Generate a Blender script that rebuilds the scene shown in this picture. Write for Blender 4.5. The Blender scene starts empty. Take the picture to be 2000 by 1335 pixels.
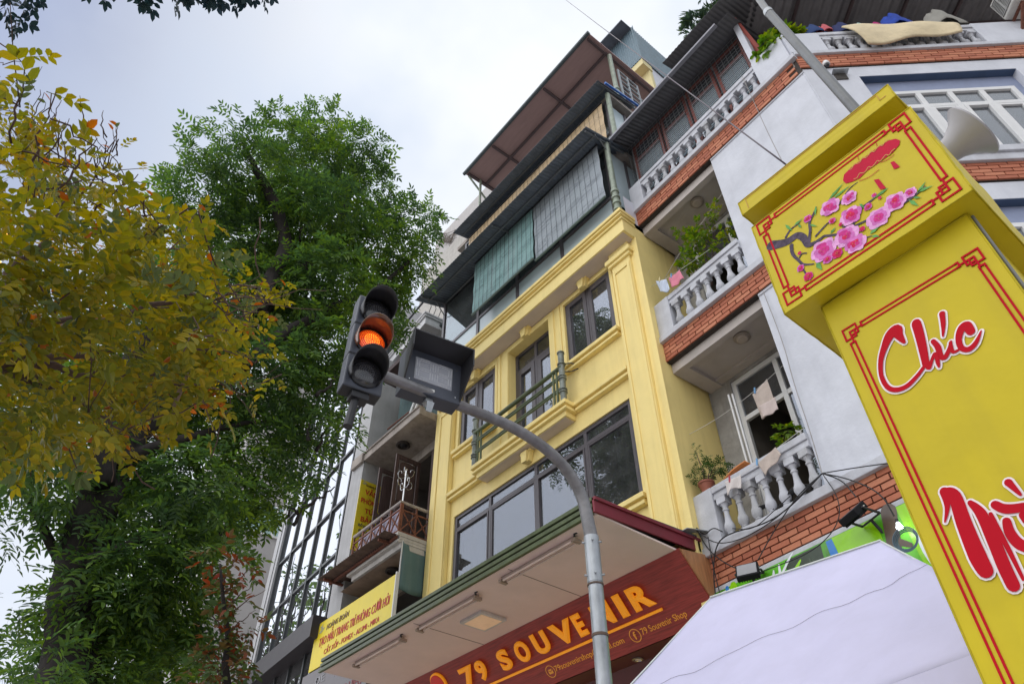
import bpy, math, random
import numpy as np
from mathutils import Vector, Matrix
R = math.radians
rnd = random.Random(7)
SC = bpy.context.scene
COL = SC.collection

# ------------------------------------------------------------------ camera
CAM_O = Vector((0, 0, 1.6))
CR = Matrix(((0.63395366, 0.77334876, -0.0058693), (-0.53604763, 0.43393002, -0.72412546), (-0.55745466, 0.46220821, 0.68964329)))
FOC = 1410.0
cam_d = bpy.data.cameras.new('camera')
cam_d.sensor_width = 36; cam_d.lens = FOC * 36 / 2000; cam_d.clip_start = 0.05; cam_d.clip_end = 3000
cam = bpy.data.objects.new('camera', cam_d); COL.objects.link(cam)
cam.matrix_world = Matrix.Translation(CAM_O) @ Matrix((CR[0], -CR[1], -CR[2])).transposed().to_4x4()
SC.camera = cam

# ------------------------------------------------------------------ world, sun, exposure
SUN_DIR = Vector((-0.42, -0.80, 1.0)).normalized()          # towards the sun
w = bpy.data.worlds.new('World'); SC.world = w; w.use_nodes = True
nt = w.node_tree; N = nt.nodes; L = nt.links
bg = N['Background']
sky = N.new('ShaderNodeTexSky'); sky.sky_type = 'NISHITA'; sky.sun_disc = False
sky.sun_elevation = math.asin(SUN_DIR.z); sky.sun_rotation = math.atan2(SUN_DIR.x, SUN_DIR.y)
sky.air_density = 1.0; sky.dust_density = 2.5
tc = N.new('ShaderNodeTexCoord')
mp = N.new('ShaderNodeMapping'); mp.inputs['Scale'].default_value = (1.0, 1.0, 1.6); L.new(tc.outputs['Generated'], mp.inputs[0])
nz = N.new('ShaderNodeTexNoise'); nz.inputs['Scale'].default_value = 2.1; nz.inputs['Detail'].default_value = 5; nz.inputs['Roughness'].default_value = .5
L.new(mp.outputs[0], nz.inputs['Vector'])
rp = N.new('ShaderNodeValToRGB'); rp.color_ramp.elements[0].position = .33; rp.color_ramp.elements[1].position = .56
rp.color_ramp.elements[0].color = (4.0, 4.5, 5.4, 1); rp.color_ramp.elements[1].color = (5.7, 5.9, 6.2, 1)
L.new(nz.outputs['Fac'], rp.inputs[0])
# the cloud deck thins towards one side of the sky, where blue comes through
vd = N.new('ShaderNodeVectorMath'); vd.operation = 'DOT_PRODUCT'; vd.inputs[1].default_value = Vector((-0.62, -0.50, 0.60)).normalized()
L.new(tc.outputs['Generated'], vd.inputs[0])
ad = N.new('ShaderNodeMath'); ad.operation = 'MULTIPLY_ADD'; ad.inputs[1].default_value = .35; L.new(nz.outputs['Fac'], ad.inputs[0]); L.new(vd.outputs['Value'], ad.inputs[2])
th = N.new('ShaderNodeMapRange'); th.interpolation_type = 'SMOOTHSTEP'; th.inputs[1].default_value = .90; th.inputs[2].default_value = 1.22; th.inputs[3].default_value = 1; th.inputs[4].default_value = .12
L.new(ad.outputs[0], th.inputs[0])
mx = N.new('ShaderNodeMix'); mx.data_type = 'RGBA'; L.new(th.outputs[0], mx.inputs[0]); dim = N.new('ShaderNodeMix'); dim.data_type = 'RGBA'; dim.blend_type = 'MULTIPLY'; dim.inputs[0].default_value = 1; dim.inputs[7].default_value = (.33, .41, .58, 1); L.new(sky.outputs[0], dim.inputs[6]); L.new(dim.outputs[2], mx.inputs[6]); L.new(rp.outputs[0], mx.inputs[7])
L.new(mx.outputs[2], bg.inputs[0]); bg.inputs[1].default_value = 0.1
sd = bpy.data.lights.new('sun', 'SUN'); sd.energy = 1.5; sd.angle = R(112); sd.color = (1, .965, .9)
so = bpy.data.objects.new('sun', sd); COL.objects.link(so); so.rotation_euler = (-SUN_DIR).to_track_quat('-Z', 'Y').to_euler(); so.location = (-10, -30, 40)
SC.view_settings.view_transform = 'Standard'; SC.view_settings.look = 'None'; SC.view_settings.gamma = 1; SC.view_settings.exposure = 0.8
SC.view_settings.use_curve_mapping = False
SC.cycles.max_bounces = 7; SC.cycles.transparent_max_bounces = 14; SC.cycles.diffuse_bounces = 4; SC.cycles.glossy_bounces = 3

# ------------------------------------------------------------------ frames and sight lines (photo pixel -> point on a known plane)
def ray(px, py):
    d = Vector((px - 1000.0, py - 667.5, FOC)); return (CR.transposed() @ d).normalized()
def at(px, py, axis, val):
    d = ray(px, py); i = 'xyz'.index(axis); t = (val - CAM_O[i]) / d[i]; return CAM_O + d * t
def frame(o, deg):
    return Matrix.Translation(Vector((o[0], o[1], 0))) @ Matrix.Rotation(R(deg), 4, 'Z')
def atp(Fm, px, py, axis, val):
    inv = Fm.inverted(); o = inv @ CAM_O; d = inv.to_3x3() @ ray(px, py); i = 'xyz'.index(axis); t = (val - o[i]) / d[i]; return o + d * t
I4 = Matrix.Identity(4)
F1 = frame((-5.22, 7.66), -3.5)          # corner house, front
F2 = frame((-1.2339, 7.4162), 47.7)      # corner house, chamfered face
FG = frame((-15.05, 7.0), -4.6)          # glass office building

# ------------------------------------------------------------------ materials
MATS = {}
def mat(name, col, rough=.6, metal=0., var=.12, scale=5., bump=0., bscale=40., streak=0., dirt=(.12, .10, .08), blotch=0., spec=.5, emis=None, estr=0., trans=0., squash=(1, 1, 1), coat=0.):
    if name in MATS: return MATS[name]
    m = bpy.data.materials.new(name); m.use_nodes = True; nt = m.node_tree; N = nt.nodes; L = nt.links
    b = N['Principled BSDF']; b.inputs['Roughness'].default_value = rough; b.inputs['Metallic'].default_value = metal
    b.inputs['Specular IOR Level'].default_value = spec; b.inputs['Coat Weight'].default_value = coat
    tc = N.new('ShaderNodeTexCoord'); mp = N.new('ShaderNodeMapping'); mp.inputs['Scale'].default_value = squash; L.new(tc.outputs['Object'], mp.inputs[0])
    nz = N.new('ShaderNodeTexNoise'); nz.inputs['Scale'].default_value = scale; nz.inputs['Detail'].default_value = 7; nz.inputs['Roughness'].default_value = .62
    L.new(mp.outputs[0], nz.inputs['Vector'])
    mx = N.new('ShaderNodeMix'); mx.data_type = 'RGBA'
    mx.inputs[6].default_value = (*[c * (1 - var) for c in col], 1); mx.inputs[7].default_value = (*[min(1, c * (1 + var)) for c in col], 1)
    mr = N.new('ShaderNodeMapRange'); mr.inputs[1].default_value = .3; mr.inputs[2].default_value = .7; L.new(nz.outputs['Fac'], mr.inputs[0]); L.new(mr.outputs[0], mx.inputs[0])
    out = mx.outputs[2]
    def layer(sc, sq, lo, hi, amt):
        nonlocal out
        mp2 = N.new('ShaderNodeMapping'); mp2.inputs['Scale'].default_value = sq; L.new(tc.outputs['Object'], mp2.inputs[0])
        n2 = N.new('ShaderNodeTexNoise'); n2.inputs['Scale'].default_value = sc; n2.inputs['Detail'].default_value = 6; n2.inputs['Roughness'].default_value = .6; L.new(mp2.outputs[0], n2.inputs['Vector'])
        r2 = N.new('ShaderNodeMapRange'); r2.inputs[1].default_value = lo; r2.inputs[2].default_value = hi; r2.inputs[4].default_value = amt; L.new(n2.outputs['Fac'], r2.inputs[0])
        m2 = N.new('ShaderNodeMix'); m2.data_type = 'RGBA'; L.new(r2.outputs[0], m2.inputs[0]); L.new(out, m2.inputs[6]); m2.inputs[7].default_value = (*dirt, 1); out = m2.outputs[2]
    if streak: layer(3.2, (2.2, 2.2, .16), .48, .78, streak)
    if blotch: layer(1.3, (1, 1, 1), .5, .75, blotch)
    L.new(out, b.inputs['Base Color'])
    rr = N.new('ShaderNodeMapRange'); rr.inputs[3].default_value = max(0, rough - .08); rr.inputs[4].default_value = min(1, rough + .08); L.new(nz.outputs['Fac'], rr.inputs[0]); L.new(rr.outputs[0], b.inputs['Roughness'])
    if bump:
        n3 = N.new('ShaderNodeTexNoise'); n3.inputs['Scale'].default_value = bscale; n3.inputs['Detail'].default_value = 4; L.new(mp.outputs[0], n3.inputs['Vector'])
        bp = N.new('ShaderNodeBump'); bp.inputs['Strength'].default_value = bump; bp.inputs['Distance'].default_value = .02; L.new(n3.outputs['Fac'], bp.inputs['Height']); L.new(bp.outputs[0], b.inputs['Normal'])
    if emis: b.inputs['Emission Color'].default_value = (*emis, 1); b.inputs['Emission Strength'].default_value = estr
    if trans:
        t = N.new('ShaderNodeBsdfTranslucent'); L.new(out, t.inputs[0]); ms = N.new('ShaderNodeMixShader'); ms.inputs[0].default_value = trans
        L.new(b.outputs[0], ms.inputs[1]); L.new(t.outputs[0], ms.inputs[2]); L.new(ms.outputs[0], N['Material Output'].inputs[0])
    MATS[name] = m; return m
def glass(name, tint=(.6, .66, .66), refl=.16, k=.85, gcol=(.9, .93, .97), ior=1.9, rough=0.0, pale_veil=.07):
    if name in MATS: return MATS[name]
    m = bpy.data.materials.new(name); m.use_nodes = True; nt = m.node_tree; N = nt.nodes; L = nt.links; N.remove(N['Principled BSDF'])
    tr = N.new('ShaderNodeBsdfTransparent'); tr.inputs[0].default_value = (*tint, 1)
    gl = N.new('ShaderNodeBsdfGlossy'); gl.inputs[0].default_value = (*gcol, 1); gl.inputs['Roughness'].default_value = rough
    fr = N.new('ShaderNodeFresnel'); fr.inputs[0].default_value = ior
    tcn = N.new('ShaderNodeTexCoord'); n = N.new('ShaderNodeTexNoise'); n.inputs['Scale'].default_value = 1.3; n.inputs['Detail'].default_value = 1; L.new(tcn.outputs['Object'], n.inputs['Vector'])
    bp = N.new('ShaderNodeBump'); bp.inputs['Strength'].default_value = .05; bp.inputs['Distance'].default_value = .03; L.new(n.outputs['Fac'], bp.inputs['Height']); L.new(bp.outputs[0], gl.inputs['Normal'])
    ma = N.new('ShaderNodeMath'); ma.operation = 'MULTIPLY_ADD'; ma.use_clamp = True; ma.inputs[1].default_value = k; ma.inputs[2].default_value = refl; L.new(fr.outputs[0], ma.inputs[0])
    ms = N.new('ShaderNodeMixShader'); L.new(ma.outputs[0], ms.inputs[0]); L.new(tr.outputs[0], ms.inputs[1]); L.new(gl.outputs[0], ms.inputs[2])
    df = N.new('ShaderNodeBsdfDiffuse'); df.inputs[0].default_value = (.55, .55, .56, 1); md = N.new('ShaderNodeMixShader'); n2 = N.new('ShaderNodeTexNoise'); n2.inputs['Scale'].default_value = 2.6; n2.inputs['Detail'].default_value = 6; L.new(tcn.outputs['Object'], n2.inputs['Vector'])  # pale diffuse veil put into the glass to lift its dark reflections
    dm = N.new('ShaderNodeMapRange'); dm.inputs[1].default_value = .35; dm.inputs[2].default_value = .75; dm.inputs[3].default_value = pale_veil * .5; dm.inputs[4].default_value = pale_veil * 1.5; L.new(n2.outputs['Fac'], dm.inputs[0]); L.new(dm.outputs[0], md.inputs[0]); L.new(ms.outputs[0], md.inputs[1]); L.new(df.outputs[0], md.inputs[2]); L.new(md.outputs[0], N['Material Output'].inputs[0])
    MATS[name] = m; return m
def leafmat(name, cols, trans=.35, rough=.5):
    """random leaf colour per leaf, plus slow patches of younger and older foliage"""
    m = bpy.data.materials.new(name); m.use_nodes = True; nt = m.node_tree; N = nt.nodes; L = nt.links; b = N['Principled BSDF']
    g = N.new('ShaderNodeNewGeometry'); tc = N.new('ShaderNodeTexCoord'); nz = N.new('ShaderNodeTexNoise'); nz.inputs['Scale'].default_value = .7; nz.inputs['Detail'].default_value = 2
    L.new(tc.outputs['Object'], nz.inputs['Vector'])
    a = N.new('ShaderNodeMath'); a.operation = 'MULTIPLY_ADD'; a.inputs[1].default_value = .6; L.new(g.outputs['Random Per Island'], a.inputs[0])
    mr = N.new('ShaderNodeMapRange'); mr.inputs[1].default_value = .33; mr.inputs[2].default_value = .67; mr.inputs[4].default_value = .45; L.new(nz.outputs['Fac'], mr.inputs[0]); L.new(mr.outputs[0], a.inputs[2])
    rp = N.new('ShaderNodeValToRGB'); cr = rp.color_ramp
    while len(cr.elements) < len(cols): cr.elements.new(.5)
    for e, (p, c) in zip(cr.elements, cols): e.position = p; e.color = (*c, 1)
    L.new(a.outputs[0], rp.inputs[0]); L.new(rp.outputs[0], b.inputs['Base Color']); b.inputs['Roughness'].default_value = rough; b.inputs['Specular IOR Level'].default_value = .35
    t = N.new('ShaderNodeBsdfTranslucent'); hs = N.new('ShaderNodeHueSaturation'); hs.inputs['Value'].default_value = 1.5; hs.inputs['Saturation'].default_value = 1.1; L.new(rp.outputs[0], hs.inputs['Color']); L.new(hs.outputs[0], t.inputs[0])
    ms = N.new('ShaderNodeMixShader'); ms.inputs[0].default_value = trans; L.new(b.outputs[0], ms.inputs[1]); L.new(t.outputs[0], ms.inputs[2]); L.new(ms.outputs[0], N['Material Output'].inputs[0])
    MATS[name] = m; return m

YEL = mat('yellow_plaster', (.90, .72, .285), .66, var=.08, scale=1.3, bump=.18, bscale=30, streak=.30, blotch=.14, dirt=(.58, .44, .15))
OFFW = mat('soffit_paint', (.62, .53, .47), .75, var=.07, scale=2, blotch=.15, dirt=(.4, .32, .27))
DARKFR = mat('dark_window_frame', (.085, .075, .085), .45, var=.35, scale=9, squash=(6, 6, .6))
GLASSW = glass('window_glass', (.55, .57, .58), .07, .75, gcol=(.8, .84, .9), ior=1.7)
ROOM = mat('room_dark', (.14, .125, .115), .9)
CURT = mat('curtain_fabric', (.78, .76, .73), .8, trans=.25)
FROST = glass('frosted_panel', (.05, .05, .05), .0, .55, (.8, .92, .97), 1.6, .35)
GREENM = mat('green_bamboo_paint', (.085, .11, .05), .5, var=.3, scale=8, dirt=(.05, .05, .03), blotch=.3)
GALV = mat('galvanised_steel', (.36, .38, .40), .42, .55, var=.28, scale=7, bump=.05, squash=(1, 1, .5), dirt=(.2, .2, .2), blotch=.35)
BLACK = mat('black_metal', (.018, .018, .022), .55, var=.3)
SIGNAL = mat('signal_housing', (.040, .046, .066), .42, var=.2, scale=4, blotch=.12, dirt=(.08, .065, .06))
CONC = mat('stained_concrete', (.34, .30, .27), .85, var=.22, scale=3, bump=.2, streak=.5, blotch=.4, dirt=(.09, .07, .055))
GREYW = mat('grey_wall_plaster', (.42, .42, .43), .85, var=.10, scale=2.2, bump=.15, streak=.3, blotch=.25, dirt=(.2, .19, .18))
BLUEW = mat('bluish_white_plaster', (.585, .60, .655), .8, var=.10, scale=2.0, bump=.2, bscale=25, streak=.22, blotch=.35, dirt=(.40, .41, .47))
STONE2 = mat('older_painted_concrete', (.45, .455, .48), .8, var=.16, scale=5, bump=.2, streak=.45, blotch=.35, dirt=(.22, .21, .20))
STONE = mat('grey_painted_concrete', (.52, .53, .575), .75, var=.12, scale=4, bump=.15, streak=.3, blotch=.25, dirt=(.28, .27, .27))
BRICK = [mat('orange_brick', (.44, .145, .078), .8, var=.10, scale=5, bump=.15, bscale=90, blotch=.15, dirt=(.25, .10, .06)), mat('paler_brick', (.50, .19, .105), .8, var=.10, scale=5, bump=.15, bscale=90), mat('darker_brick', (.37, .115, .062), .8, var=.10, scale=5, bump=.15, bscale=90)]
MORTAR = mat('mortar', (.045, .035, .03), .95, var=.3, scale=12)
PVC = mat('white_pvc', (.68, .68, .68), .4, var=.06)
SHEET = mat('corrugated_steel', (.10, .10, .11), .55, .3, var=.2, scale=3, streak=.2, dirt=(.05, .05, .06))
RUST = mat('rusty_iron', (.15, .055, .035), .85, var=.4, scale=14)
MAROON = mat('maroon_paint', (.19, .018, .032), .42, var=.15, scale=3, streak=.2, dirt=(.08, .015, .02))
YBOX = mat('yellow_banner_fabric', (.60, .475, .016), .5, spec=.22, var=.07, scale=2.5, streak=.22, blotch=.12, dirt=(.36, .28, .03), bump=.6, bscale=3.0, trans=.08)
REDP = mat('red_print', (.46, .006, .018), .75, var=.06, spec=.12)
TENT = mat('white_tent_fabric', (.60, .585, .77), .65, var=.06, scale=1.5, bump=.9, bscale=2.2, streak=.12, dirt=(.42, .40, .50), trans=.12, spec=.2)
CABLE = mat('black_cable', (.012, .012, .014), .6)
TEXTRED = mat('sign_red', (.52, .03, .015), .5, var=.05)
SIGNY = mat('sign_yellow', (.76, .60, .02), .45, var=.06, scale=2, streak=.12, dirt=(.5, .36, .05))
WOODD = mat('dark_wood', (.085, .05, .045), .6, var=.4, scale=7, squash=(5, 5, .5), blotch=.3, dirt=(.2, .17, .15))

# ------------------------------------------------------------------ geometry helpers
WM = {}
def link(o, parent=None, loc=None, mw=None):
    COL.objects.link(o)
    m = mw if mw is not None else (Matrix.Translation(Vector(loc)) if loc is not None else None)
    if parent is not None:
        o.parent = parent; pm = WM[parent.name]
        if m is None: m = pm
        o.matrix_basis = pm.inverted() @ m
    else:
        if m is None: m = I4
        o.matrix_basis = m
    WM[o.name] = m.copy(); return o
def tag(o, label, cat, group=None, kind=None):
    if label: o['label'] = label
    if cat: o['category'] = cat
    if group: o['group'] = group
    if kind: o['kind'] = kind
    return o
def thing(name, label, cat, loc=(0, 0, 0), group=None, mw=None):
    o = bpy.data.objects.new(name, None); o.empty_display_size = .2; link(o, None, loc, mw); return tag(o, label, cat, group)
class MB:
    def __init__(s, tf=None): s.v = []; s.f = []; s.tf = tf or I4
    def add(s, vs, fs):
        b = len(s.v); s.v += [s.tf @ Vector(v) for v in vs]; s.f += [tuple(i + b for i in f) for f in fs]; return s
    def quad(s, *p): return s.add(p, [tuple(range(len(p)))])
    def box(s, x0, x1, y0, y1, z0, z1, m=None):
        vs = [Vector((x, y, z)) for x in (x0, x1) for y in (y0, y1) for z in (z0, z1)]
        if m: vs = [m @ v for v in vs]
        return s.add(vs, [(0, 1, 3, 2), (4, 6, 7, 5), (0, 4, 5, 1), (2, 3, 7, 6), (0, 2, 6, 4), (1, 5, 7, 3)])
    def frustum(s, a, b):           # two quads (4 pts each)
        return s.add(list(a) + list(b), [(3, 2, 1, 0), (4, 5, 6, 7)] + [(i, (i + 1) % 4, 4 + (i + 1) % 4, 4 + i) for i in range(4)])
    def extrude(s, poly, d):        # planar polygon + vector
        n = len(poly); p = [Vector(q) for q in poly]; d = Vector(d)
        return s.add(p + [q + d for q in p], [tuple(range(n - 1, -1, -1)), tuple(range(n, 2 * n))] + [(i, (i + 1) % n, n + (i + 1) % n, n + i) for i in range(n)])
    def tube(s, path, r, n=8, cap=True):
        P = [Vector(p) for p in path]; k = len(P); rs = r if isinstance(r, (list, tuple)) else [r] * k
        vs = []; u = None
        for i in range(k):
            t = (P[min(i + 1, k - 1)] - P[max(i - 1, 0)]).normalized()
            if u is None: u = t.orthogonal().normalized()
            u = (u - t * u.dot(t)); u = u.normalized() if u.length > 1e-6 else t.orthogonal().normalized()
            w_ = t.cross(u)
            vs += [P[i] + (u * math.cos(2 * math.pi * j / n) + w_ * math.sin(2 * math.pi * j / n)) * rs[i] for j in range(n)]
        fs = [(i * n + j, i * n + (j + 1) % n, (i + 1) * n + (j + 1) % n, (i + 1) * n + j) for i in range(k - 1) for j in range(n)]
        if cap: fs += [tuple(range(n - 1, -1, -1)), tuple((k - 1) * n + j for j in range(n))]
        return s.add(vs, fs)
    def bar(s, a, b, w_=.03, h=None): # square bar
        a = Vector(a); b = Vector(b); t = (b - a).normalized(); up = Vector((0, 0, 1)) if abs(t.z) < .9 else Vector((0, 1, 0))
        x = t.cross(up).normalized() * w_ / 2; y = x.cross(t).normalized() * (h or w_) / 2
        return s.frustum([a - x - y, a + x - y, a + x + y, a - x + y], [b - x - y, b + x - y, b + x + y, b - x + y])
    def lathe(s, prof, c=(0, 0, 0), n=12, m=None):
        vs = []; c = Vector(c)
        for r, z in prof:
            for j in range(n):
                v = Vector((r * math.cos(2 * math.pi * j / n), r * math.sin(2 * math.pi * j / n), z)); vs.append((m @ v if m else v) + c)
        k = len(prof)
        return s.add(vs, [(i * n + j, i * n + (j + 1) % n, (i + 1) * n + (j + 1) % n, (i + 1) * n + j) for i in range(k - 1) for j in range(n)] + [tuple(range(n - 1, -1, -1)), tuple((k - 1) * n + j for j in range(n))])
    def grid(s, f, nu, nv):         # f(a,b) a,b in 0..1
        vs = [f(i / nu, j / nv) for j in range(nv + 1) for i in range(nu + 1)]
        return s.add(vs, [(j * (nu + 1) + i, j * (nu + 1) + i + 1, (j + 1) * (nu + 1) + i + 1, (j + 1) * (nu + 1) + i) for j in range(nv) for i in range(nu)])
    def mesh(s, name, m, inv=None, smooth=False):
        me = bpy.data.meshes.new(name); vs = [inv @ v for v in s.v] if inv else s.v
        me.from_pydata([tuple(v) for v in vs], [], s.f)
        for mm in (m if isinstance(m, (list, tuple)) else [m]): me.materials.append(mm)
        if smooth:
            me.polygons.foreach_set('use_smooth', [True] * len(me.polygons))
            if smooth != 'all': me.set_sharp_from_angle(angle=R(38))
        me.update(); return me
    def build(s, name, m, parent=None, loc=None, smooth=False, label=None, cat=None, group=None, kind=None, bevel=0, thick=0):
        mw = WM[parent.name] if (parent is not None and loc is None) else (Matrix.Translation(Vector(loc)) if loc is not None else I4)
        o = bpy.data.objects.new(name, s.mesh(name, m, mw.inverted(), smooth)); link(o, parent, mw=mw)
        if thick: md = o.modifiers.new('thickness', 'SOLIDIFY'); md.thickness = thick; md.offset = 0
        if bevel: md = o.modifiers.new('bevel', 'BEVEL'); md.width = bevel; md.segments = 2; md.limit_method = 'ANGLE'
        return tag(o, label, cat, group, kind)
def inst(me, name, parent, mw, label=None, cat=None, group=None):
    o = bpy.data.objects.new(name, me); link(o, parent, mw=mw); return tag(o, label, cat, group)
def copy_thing(root, mw, label=None):
    c = root.copy(); COL.objects.link(c); c.matrix_basis = mw; WM[c.name] = mw.copy()
    if label: c['label'] = label
    for ch in list(root.children):
        d = ch.copy(); COL.objects.link(d); d.parent = c; WM[d.name] = mw @ d.matrix_basis
        for g in list(ch.children):
            e = g.copy(); COL.objects.link(e); e.parent = d
    return c
def wall(mb, x0, x1, y, z0, z1, holes, depth=.16):
    """front skin at y with rectangular openings and their reveals"""
    xs = sorted({x0, x1, *[h[0] for h in holes], *[h[1] for h in holes]}); zs = sorted({z0, z1, *[h[2] for h in holes], *[h[3] for h in holes]})
    xs = [x for x in xs if x0 <= x <= x1]; zs = [z for z in zs if z0 <= z <= z1]
    for a, b in zip(xs, xs[1:]):
        for c, d in zip(zs, zs[1:]):
            mx_, mz = (a + b) / 2, (c + d) / 2
            if any(h[0] < mx_ < h[1] and h[2] < mz < h[3] for h in holes): continue
            mb.quad((a, y, c), (b, y, c), (b, y, d), (a, y, d))
    for h in holes:
        a, b, c, d = h[:4]; y2 = y + (h[4] if len(h) > 4 else depth)
        mb.quad((a, y, c), (a, y, d), (a, y2, d), (a, y2, c)); mb.quad((b, y, c), (b, y2, c), (b, y2, d), (b, y, d))
        mb.quad((a, y, d), (b, y, d), (b, y2, d), (a, y2, d)); mb.quad((a, y, c), (a, y2, c), (b, y2, c), (b, y, c))
def window(parent, tf, x0, x1, z0, z1, y, mx_=(), mz=(), fw=.06, fm=None, pm=None, name='window', sash=0, dep=.06, skip=()):
    """frame mesh with a pane child in every light; mz entries may be (z, xa, xb)"""
    mb = MB(tf); e = .0
    mb.box(x0, x0 + fw, y, y + dep, z0, z1); mb.box(x1 - fw, x1, y, y + dep, z0, z1)
    mb.box(x0 + fw, x1 - fw, y + .001, y + dep - .001, z1 - fw, z1); mb.box(x0 + fw, x1 - fw, y + .001, y + dep - .001, z0, z0 + fw)
    xs = [x0 + fw / 2] + list(mx_) + [x1 - fw / 2]; zs = [z0 + fw / 2] + list(mz) + [z1 - fw / 2]
    for x in mx_: mb.box(x - fw / 2, x + fw / 2, y + .002, y + dep - .002, z0 + fw, z1 - fw)
    for z in mz:
        for a, b in zip(xs, xs[1:]): mb.box(a + fw / 2, b - fw / 2, y + .004, y + dep - .004, z - fw / 2, z + fw / 2)
    if sash:
        for i, (a, b) in enumerate(zip(xs, xs[1:])):
            for j, (c, d) in enumerate(zip(zs, zs[1:])):
                if j > 0 and len(zs) > 2: continue
                p = y - .012 if (i % 2 == 0) else y + .006
                A, B, C_, D = a + fw / 2, b - fw / 2, c + fw / 2, d - fw / 2; s = sash
                mb.box(A, A + s, p, y + dep - .01, C_, D); mb.box(B - s, B, p, y + dep - .01, C_, D); mb.box(A + s, B - s, p + .001, y + dep - .011, D - s, D); mb.box(A + s, B - s, p + .001, y + dep - .011, C_, C_ + s)
    o = mb.build(name, fm or DARKFR, parent, bevel=.004)
    for i, (a, b) in enumerate(zip(xs, xs[1:])):
        for j, (c, d) in enumerate(zip(zs, zs[1:])):
            if (i, j) in skip: continue
            p = MB(tf); q = fw / 2 - .002; p.box(a + q, b - q, y + dep * .5, y + dep * .5 + .006, c + q, d - q); p.build('pane', pm or GLASSW, o)
    return o
def curtain(tf, x0, x1, z0, z1, y, amp=.035, waves=9, ph=0.0):
    mb = MB(tf); mb.grid(lambda a, b: (x0 + (x1 - x0) * a, y + amp * math.sin(a * waves * 6.283 + ph + .6 * math.sin(5 * a)) * (1 - .35 * b), z0 + (z1 - z0) * b), waves * 10, 3); return mb
def text(body, size, tf, m, parent, name='lettering', ext=.003, bold=0, width=None, font_shear=0, align='LEFT', slant=0, thick=0, label=None):
    """flat lettering on the plane tf (x right, y up, z towards the viewer)"""
    c = bpy.data.curves.new('txt', 'FONT'); c.body = body; c.size = size; c.extrude = ext; c.align_x = align; c.shear = slant; c.resolution_u = 3
    if thick: c.bevel_depth = thick; c.bevel_resolution = 0
    o = bpy.data.objects.new('txt', c); COL.objects.link(o)
    me = bpy.data.meshes.new_from_object(o.evaluated_get(bpy.context.evaluated_depsgraph_get())); bpy.data.objects.remove(o); bpy.data.curves.remove(c)
    co = np.empty(len(me.vertices) * 3); me.vertices.foreach_get('co', co); co = co.reshape(-1, 3); fs = [tuple(p.vertices) for p in me.polygons]; bpy.data.meshes.remove(me)
    if width:
        x0, x1 = co[:, 0].min(), co[:, 0].max(); co[:, 0] = (co[:, 0] - x0) * width / (x1 - x0)
    mb = MB(tf); n = max(1, bold * 2 + 1)
    for k in range(n):
        d = (k - (n - 1) / 2) * size * .018
        mb.add([(v[0] + d, v[1] + abs(d) * .0, v[2] + k * .0009) for v in co], fs)
    return mb.build(name, m, parent, label=label)

# ================================================================== SETTING
g = MB(); g.quad((-400, -400, -.16), (400, -400, -.16), (400, 400, -.16), (-400, 400, -.16))
g.build('ground', mat('earth', (.16, .14, .12), .95), kind='structure')
g = MB(); g.box(-120, 60, -11, -1.2, -.155, -.13); g.build('road', mat('asphalt', (.09, .09, .09), .9, var=.2, scale=30, bump=.3), kind='structure')
g = MB(); g.box(-120, 60, -.9, 7.3, -.15, 0.0); g.build('pavement', mat('pavement_paver', (.46, .42, .40), .9, var=.2, scale=8), kind='structure')
g = MB(); g.box(-120, 60, -1.2, -.902, -.15, .004); g.build('kerb', mat('kerb_stone', (.38, .37, .35), .9), kind='structure')
g = MB(); g.box(-120, 60, -30, -11.2, -.15, 0.0); g.build('pavement', mat('pavement_paver', (.3, .26, .24)), kind='structure')

# ================================================================== YELLOW SHOPHOUSE
XL, XR, YF = -11.84, -5.22, 7.5
yb = thing('yellow_shophouse', 'yellow plastered shophouse with dark framed windows and a small bamboo-railed balcony', 'building', (-8.53, 7.5, 0))
WR = (-7.34, -6.02, 10.85, 12.56); WL = (-10.93, -9.63, 10.85, 12.50); WD = (-9.17, -7.82, 9.82, 12.53, .24); WB = (-10.96, -5.99, 7.36, 9.24)
mb = MB(); wall(mb, XL, XR, YF, 0, 13.1, [WR, WL, WD, WB, (XL + .3, XR - .12, 0, 6.0, 2.5)], .1)
mb.quad((XR, YF, 0), (XR, 15, 0), (XR, 15, 13.2), (XR, YF, 13.2)); mb.quad((XL, YF, 0), (XL, YF, 13.2), (XL, 15, 13.2), (XL, 15, 0))
mb.quad((XL, 15, 0), (XL, 15, 16), (XR, 15, 16), (XR, 15, 0)); mb.build('wall', YEL, yb)
# interior rooms (dark boxes open to the front)
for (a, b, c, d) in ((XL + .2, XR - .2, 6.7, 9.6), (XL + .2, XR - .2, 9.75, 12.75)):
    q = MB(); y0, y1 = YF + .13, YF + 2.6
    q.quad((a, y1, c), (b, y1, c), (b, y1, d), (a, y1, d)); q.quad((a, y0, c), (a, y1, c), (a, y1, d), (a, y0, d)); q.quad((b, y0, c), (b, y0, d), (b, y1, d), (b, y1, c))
    q.quad((a, y0, d), (a, y1, d), (b, y1, d), (b, y0, d)); q.quad((a, y0, c), (b, y0, c), (b, y1, c), (a, y1, c)); q.build('room', ROOM, yb)
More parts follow.
